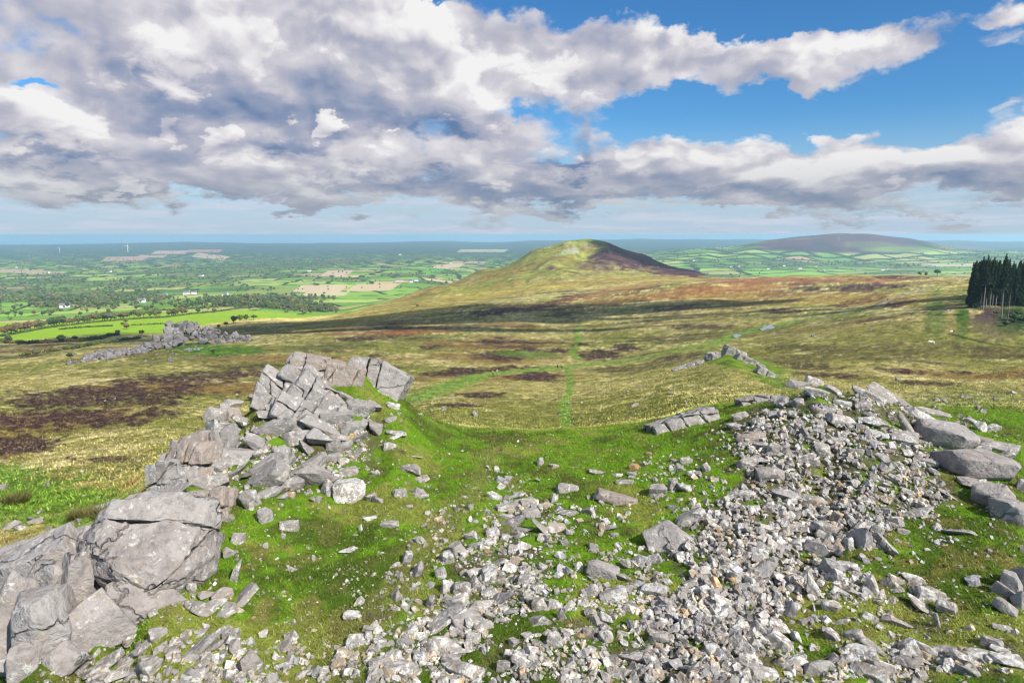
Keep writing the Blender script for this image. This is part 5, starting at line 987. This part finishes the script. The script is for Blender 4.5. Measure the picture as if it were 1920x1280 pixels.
sheep(1744, 644, R(80), 'white sheep grazing on the open moor left of the ditch'); sheep(1748.5, 644.5, R(40), 'second white sheep close beside the first one left of the ditch'); sheep(1783, 624, R(-70), 'white sheep at the left end of the dark ditch'); sheep(1777.5, 584, R(10), 'tiny far sheep on the strip beside the plantation')
# ------------------------------------------------------------------ sea, haze, clouds, sky, sun
def disc(name, z, r, mat, n=96):
    V = [(0, 0, z)] + [(r * math.cos(t), r * math.sin(t), z) for t in np.linspace(0, 2 * math.pi, n, endpoint=False)]
    return mesh_np(name, V, [(0, 1 + i, 1 + (i + 1) % n) for i in range(n)], mat)
msea, T = new_mat('sea_water')
pos = T.n('ShaderNodeNewGeometry').outputs['Position']
finish(T, (.03, .09, .13), .25, .5, T.n('ShaderNodeBump', Strength=.3, Distance=2., Height=T.noise(pos, .02, 3, .6).outputs[0]))
tag(disc('sea', -366, 60000, msea), kind='structure')

mh, T = new_mat('haze_air'); T2 = T.n('ShaderNodeVolumePrincipled', Density=HAZE_D, Anisotropy=.2)
T.set(T2.inputs['Color'], HAZE_C); o = T.n('ShaderNodeOutputMaterial'); T.t.links.new(T2.outputs[0], o.inputs['Volume'])
hx, hy0, hy1, hz0, hz1 = 60500, -60500, 60500, -425, 20
V = [(x, y, z) for z in (hz0, hz1) for y in (hy0, hy1) for x in (-hx, hx)]
hz_o = mesh_np('haze', V, [(0, 2, 3, 1), (4, 5, 7, 6), (0, 1, 5, 4), (2, 6, 7, 3), (0, 4, 6, 2), (1, 3, 7, 5)], mh); tag(hz_o, kind='stuff')

SUN_EL, SUN_AZ = R(40), R(134)
TOSUN = Vector((math.cos(SUN_EL) * math.sin(SUN_AZ), math.cos(SUN_EL) * math.cos(SUN_AZ), math.sin(SUN_EL)))
sl = bpy.data.lights.new('sun', 'SUN'); sl.energy = SUN_E; sl.angle = R(.6); sl.color = (1., .95, .87)
so = bpy.data.objects.new('sun', sl); COL.objects.link(so); so.rotation_euler = TOSUN.to_track_quat('Z', 'Y').to_euler(); so.location = (0, 0, 300)

# unseen clouds added toward the sun, out of frame, to shade summit and moor
def mat_shade_cloud(d):
    m, T = new_mat('shade_cloud_vapour'); v = T.n('ShaderNodeVolumePrincipled', Density=d, Anisotropy=.4, Color=(1, 1, 1))
    o = T.n('ShaderNodeOutputMaterial'); T.t.links.new(v.outputs[0], o.inputs['Volume']); return m
def shade_cloud(gx, gy, gz, rx, ry, thick, tau, rot=0, flat=0, alt=640, seed=0):
    t = (alt - gz) / TOSUN.z; c = Vector((gx, gy, gz)) + TOSUN * t
    bm = bmesh.new(); bmesh.ops.create_icosphere(bm, subdivisions=5, radius=1)
    for v in bm.verts:
        d = v.co.normalized(); n = 1 + .38 * mnoise.fractal(d * 2.2 + Vector((seed * 7.3, 0, 0)), .6, 2.2, 5)
        zz = d.z * n
        if flat: q = math.hypot(d.x, d.y); k = (1 - d.z * d.z) ** flat if q > 0 else 0; zz = math.copysign(abs(d.z) ** .35, d.z); n = n * .5 + .5; d = Vector((d.x / max(q, 1e-6) * k, d.y / max(q, 1e-6) * k, d.z))  # flattened to an even slab that dims the sun uniformly
        v.co = (d.x * n, d.y * n, zz if zz > 0 else zz * .35)
    me = bpy.data.meshes.new('shade_cloud'); bm.to_mesh(me); bm.free(); me.materials.append(mat_shade_cloud(tau / thick))
    o = bpy.data.objects.new('shade_cloud', me); COL.objects.link(o); o.location = c; o.scale = (rx, ry, thick); o.rotation_euler = (0, 0, rot); o['kind'] = 'structure'
for k, c in enumerate(SHADE_CLOUDS): shade_cloud(*c, seed=k + 1)

# sky: Nishita air behind banks of cumulus
w = bpy.data.worlds.new('World'); SC.world = w; w.use_nodes = True; T = NT(w.node_tree)
sky = T.n('ShaderNodeTexSky', {'sky_type': 'NISHITA', 'sun_disc': False, 'sun_elevation': SUN_EL, 'sun_rotation': SUN_AZ, 'altitude': 380, 'air_density': 1.0, 'dust_density': .4, 'ozone_density': 3.0})
dirv = T.n('ShaderNodeTexCoord').outputs['Generated']
sx = T.n('ShaderNodeSeparateXYZ'); T.set(sx.inputs[0], dirv)
az = T.m('ARCTAN2', sx.outputs[0], sx.outputs[1]); el = T.m('ARCSINE', sx.outputs[2])
cx = T.n('ShaderNodeCombineXYZ'); T.set(cx.inputs[0], az); T.set(cx.inputs[1], el); P0 = cx.outputs[0]
# billows flatten and shrink towards the horizon
elc = T.m('MULTIPLY', .58, T.m('LOGARITHM', T.m('ADD', 1.0, T.m('DIVIDE', T.m('MAXIMUM', el, 0.), .16)), math.e))
cy = T.n('ShaderNodeCombineXYZ'); T.set(cy.inputs[0], az); T.set(cy.inputs[1], elc); P1 = cy.outputs[0]
def noise2(vec, scale, detail, rough):
    nd = T.noise(vec, scale, detail, rough); nd.noise_dimensions = '2D'; return nd
def vscale(v, k):
    o_ = T.vm('SCALE', v); T.set(o_.node.inputs['Scale'], k); return o_
wn = noise2(P1, 9., 5, .6)
warp = T.vm('SUBTRACT', wn.outputs['Color'], (.5, .5, .5))
PW = T.vm('ADD', P0, vscale(warp, .10)); PV = T.vm('ADD', P1, vscale(warp, .045))
def azel(px, py):
    a, s = ray(px, py); r = math.hypot(a, 1); return math.atan2(a, 1), math.atan2(s, r)
def blobs(vec, lst, start):
    acc = start
    for px, py, rx, ry, wgt in lst:
        if wgt < 0 and lst is not COVER: wgt *= .95
        a, e = azel(px, py); a1 = azel(px + rx, py)[0]; e1 = azel(px, py - ry)[1]
        kx, ky = 1 / max(1e-4, a1 - a), 1 / max(1e-4, e1 - e)
        q = T.vm('MULTIPLY_ADD', vec, (kx, ky, 0), (-a * kx, -e * ky, 0))
        g_ = T.m('MULTIPLY_ADD', T.vm('DOT_PRODUCT', q, q), -.5, 1., clamp=True)
        acc = T.m('MULTIPLY_ADD', T.m('MULTIPLY', g_, g_), wgt, acc)
    return acc
def puffs(vec, det):
    f = noise2(vec, 6., det, .52).outputs[0]
    vo = T.n('ShaderNodeTexVoronoi', {'voronoi_dimensions': '2D', 'feature': 'SMOOTH_F1', 'normalize': True}); T.set(vo.inputs['Vector'], vec); T.set(vo.inputs['Scale'], 11.); T.set(vo.inputs['Detail'], 2.); T.set(vo.inputs['Roughness'], .5); T.set(vo.inputs['Lacunarity'], 2.3); T.set(vo.inputs['Smoothness'], .35)
    d = T.m('MULTIPLY', vo.outputs[0], vo.outputs[0])
    return T.m('MULTIPLY_ADD', d, -PUFF, T.m('MULTIPLY', f, .75))
h0 = puffs(PV, 3.); h1 = puffs(T.vm('ADD', PV, (.010, .030, 0)), 3.)
fine = T.m('SUBTRACT', noise2(PV, 46., 4, .6).outputs[0], .5)
hc = T.m('SUBTRACT', h0, H_MID)
cov = blobs(PW, COVER, T.m('ADD', -.30, T.rng(el, .32, .6, 0, .55)))
dens = T.m('MULTIPLY_ADD', fine, .28, T.m('MULTIPLY_ADD', hc, 2.1, cov))
alpha = T.rng(dens, -.08, .34)
lit = T.m('MULTIPLY', T.m('SUBTRACT', h0, h1), LITK)
tone = blobs(PW, [q for q in TONE if q[4] < 0], T_BASE)
tone = T.m('ADD', T.m('ADD', tone, lit), T.m('MULTIPLY', hc, .55))
tone = T.m('ADD', T.m('MULTIPLY_ADD', fine, .14, tone), T.m('MULTIPLY', T.rng(dens, .45, .0), .10))
# sunlit heads of cumulus standing in front of the grey deck, with crisp billowed edges
head = T.m('MULTIPLY_ADD', fine, .35, T.m('MULTIPLY_ADD', hc, 1.3, blobs(PW, [q for q in TONE if q[4] > 0], -.02)))
hm_ = T.rng(head, .10, .24)
htone = T.m('ADD', T.m('ADD', .80, T.m('MULTIPLY', lit, 1.5)), T.m('MULTIPLY', T.rng(head, .1, .6), .16))
tone = T.m('ADD', tone, T.m('MULTIPLY', T.m('MULTIPLY', hm_, .85), T.m('SUBTRACT', htone, tone)))
tone = T.m('MULTIPLY_ADD', T.rng(el, .33, .62), -.34, tone)     # overhead one sees the grey bases
rmp = T.n('ShaderNodeValToRGB'); T.set(rmp.inputs[0], tone)
els = rmp.color_ramp.elements
stops = [(0.0, (.10, .19, .36)), (.2, (.175, .255, .43)), (.4, (.32, .37, .51)), (.6, (.49, .495, .59)), (.8, (.70, .685, .735)), (1.0, (.92, .91, .91))]
while len(els) < len(stops): els.new(.5)
for e_, (p_, c_) in zip(els, stops): e_.position = p_; e_.color = (*c_, 1)
air = T.n('ShaderNodeHueSaturation', Hue=AIR[0], Saturation=AIR[1], Value=AIR[2]); T.set(air.inputs['Color'], sky.outputs[0])
air = T.vm('MULTIPLY', vscale(air.outputs[0], SKY_S), AIR[3])
# far cloud fades into bluish air near the horizon
low = T.rng(el, .13, .0)
ccol = T.mix(T.m('MULTIPLY', low, .72), rmp.outputs[0], HORIZ)
airc = T.mix(T.m('MULTIPLY', T.rng(el, .17, .0), .95), air, HORIZ)
strk = T.rng(noise2(T.vm('MULTIPLY', P0, (7., 75., 1.)), 1., 5, .6).outputs[0], .42, .72)
airc = T.mix(T.m('MULTIPLY', T.m('MULTIPLY', strk, T.rng(el, .11, .04)), .75), airc, (.34, .365, .43))
fin = T.mix(alpha, airc, vscale(ccol, CLOUD_S))
bg = T.n('ShaderNodeBackground'); T.set(bg.inputs[0], fin); T.set(bg.inputs[1], 1.0)
o = T.n('ShaderNodeOutputWorld'); T.t.links.new(bg.outputs[0], o.inputs[0])
w.cycles.sampling_method = 'NONE'

# ------------------------------------------------------------------ render settings
SC.render.engine = 'CYCLES'
cy_ = SC.cycles
cy_.max_bounces = 4; cy_.diffuse_bounces = 2; cy_.glossy_bounces = 1; cy_.transmission_bounces = 1; cy_.volume_bounces = 2; cy_.transparent_max_bounces = 4
cy_.use_denoising = True
try: cy_.denoiser = 'OPENIMAGEDENOISE'; cy_.denoising_input_passes = 'RGB_ALBEDO_NORMAL'; cy_.denoising_prefilter = 'ACCURATE'
except Exception: pass
cy_.use_adaptive_sampling = False; cy_.caustics_reflective = False; cy_.caustics_refractive = False
cy_.pixel_filter_type = 'BLACKMAN_HARRIS'; cy_.filter_width = 1.2
SC.view_settings.view_transform = 'Standard'; SC.view_settings.look = 'None'; SC.view_settings.gamma = 1.0; SC.view_settings.exposure = EXPO
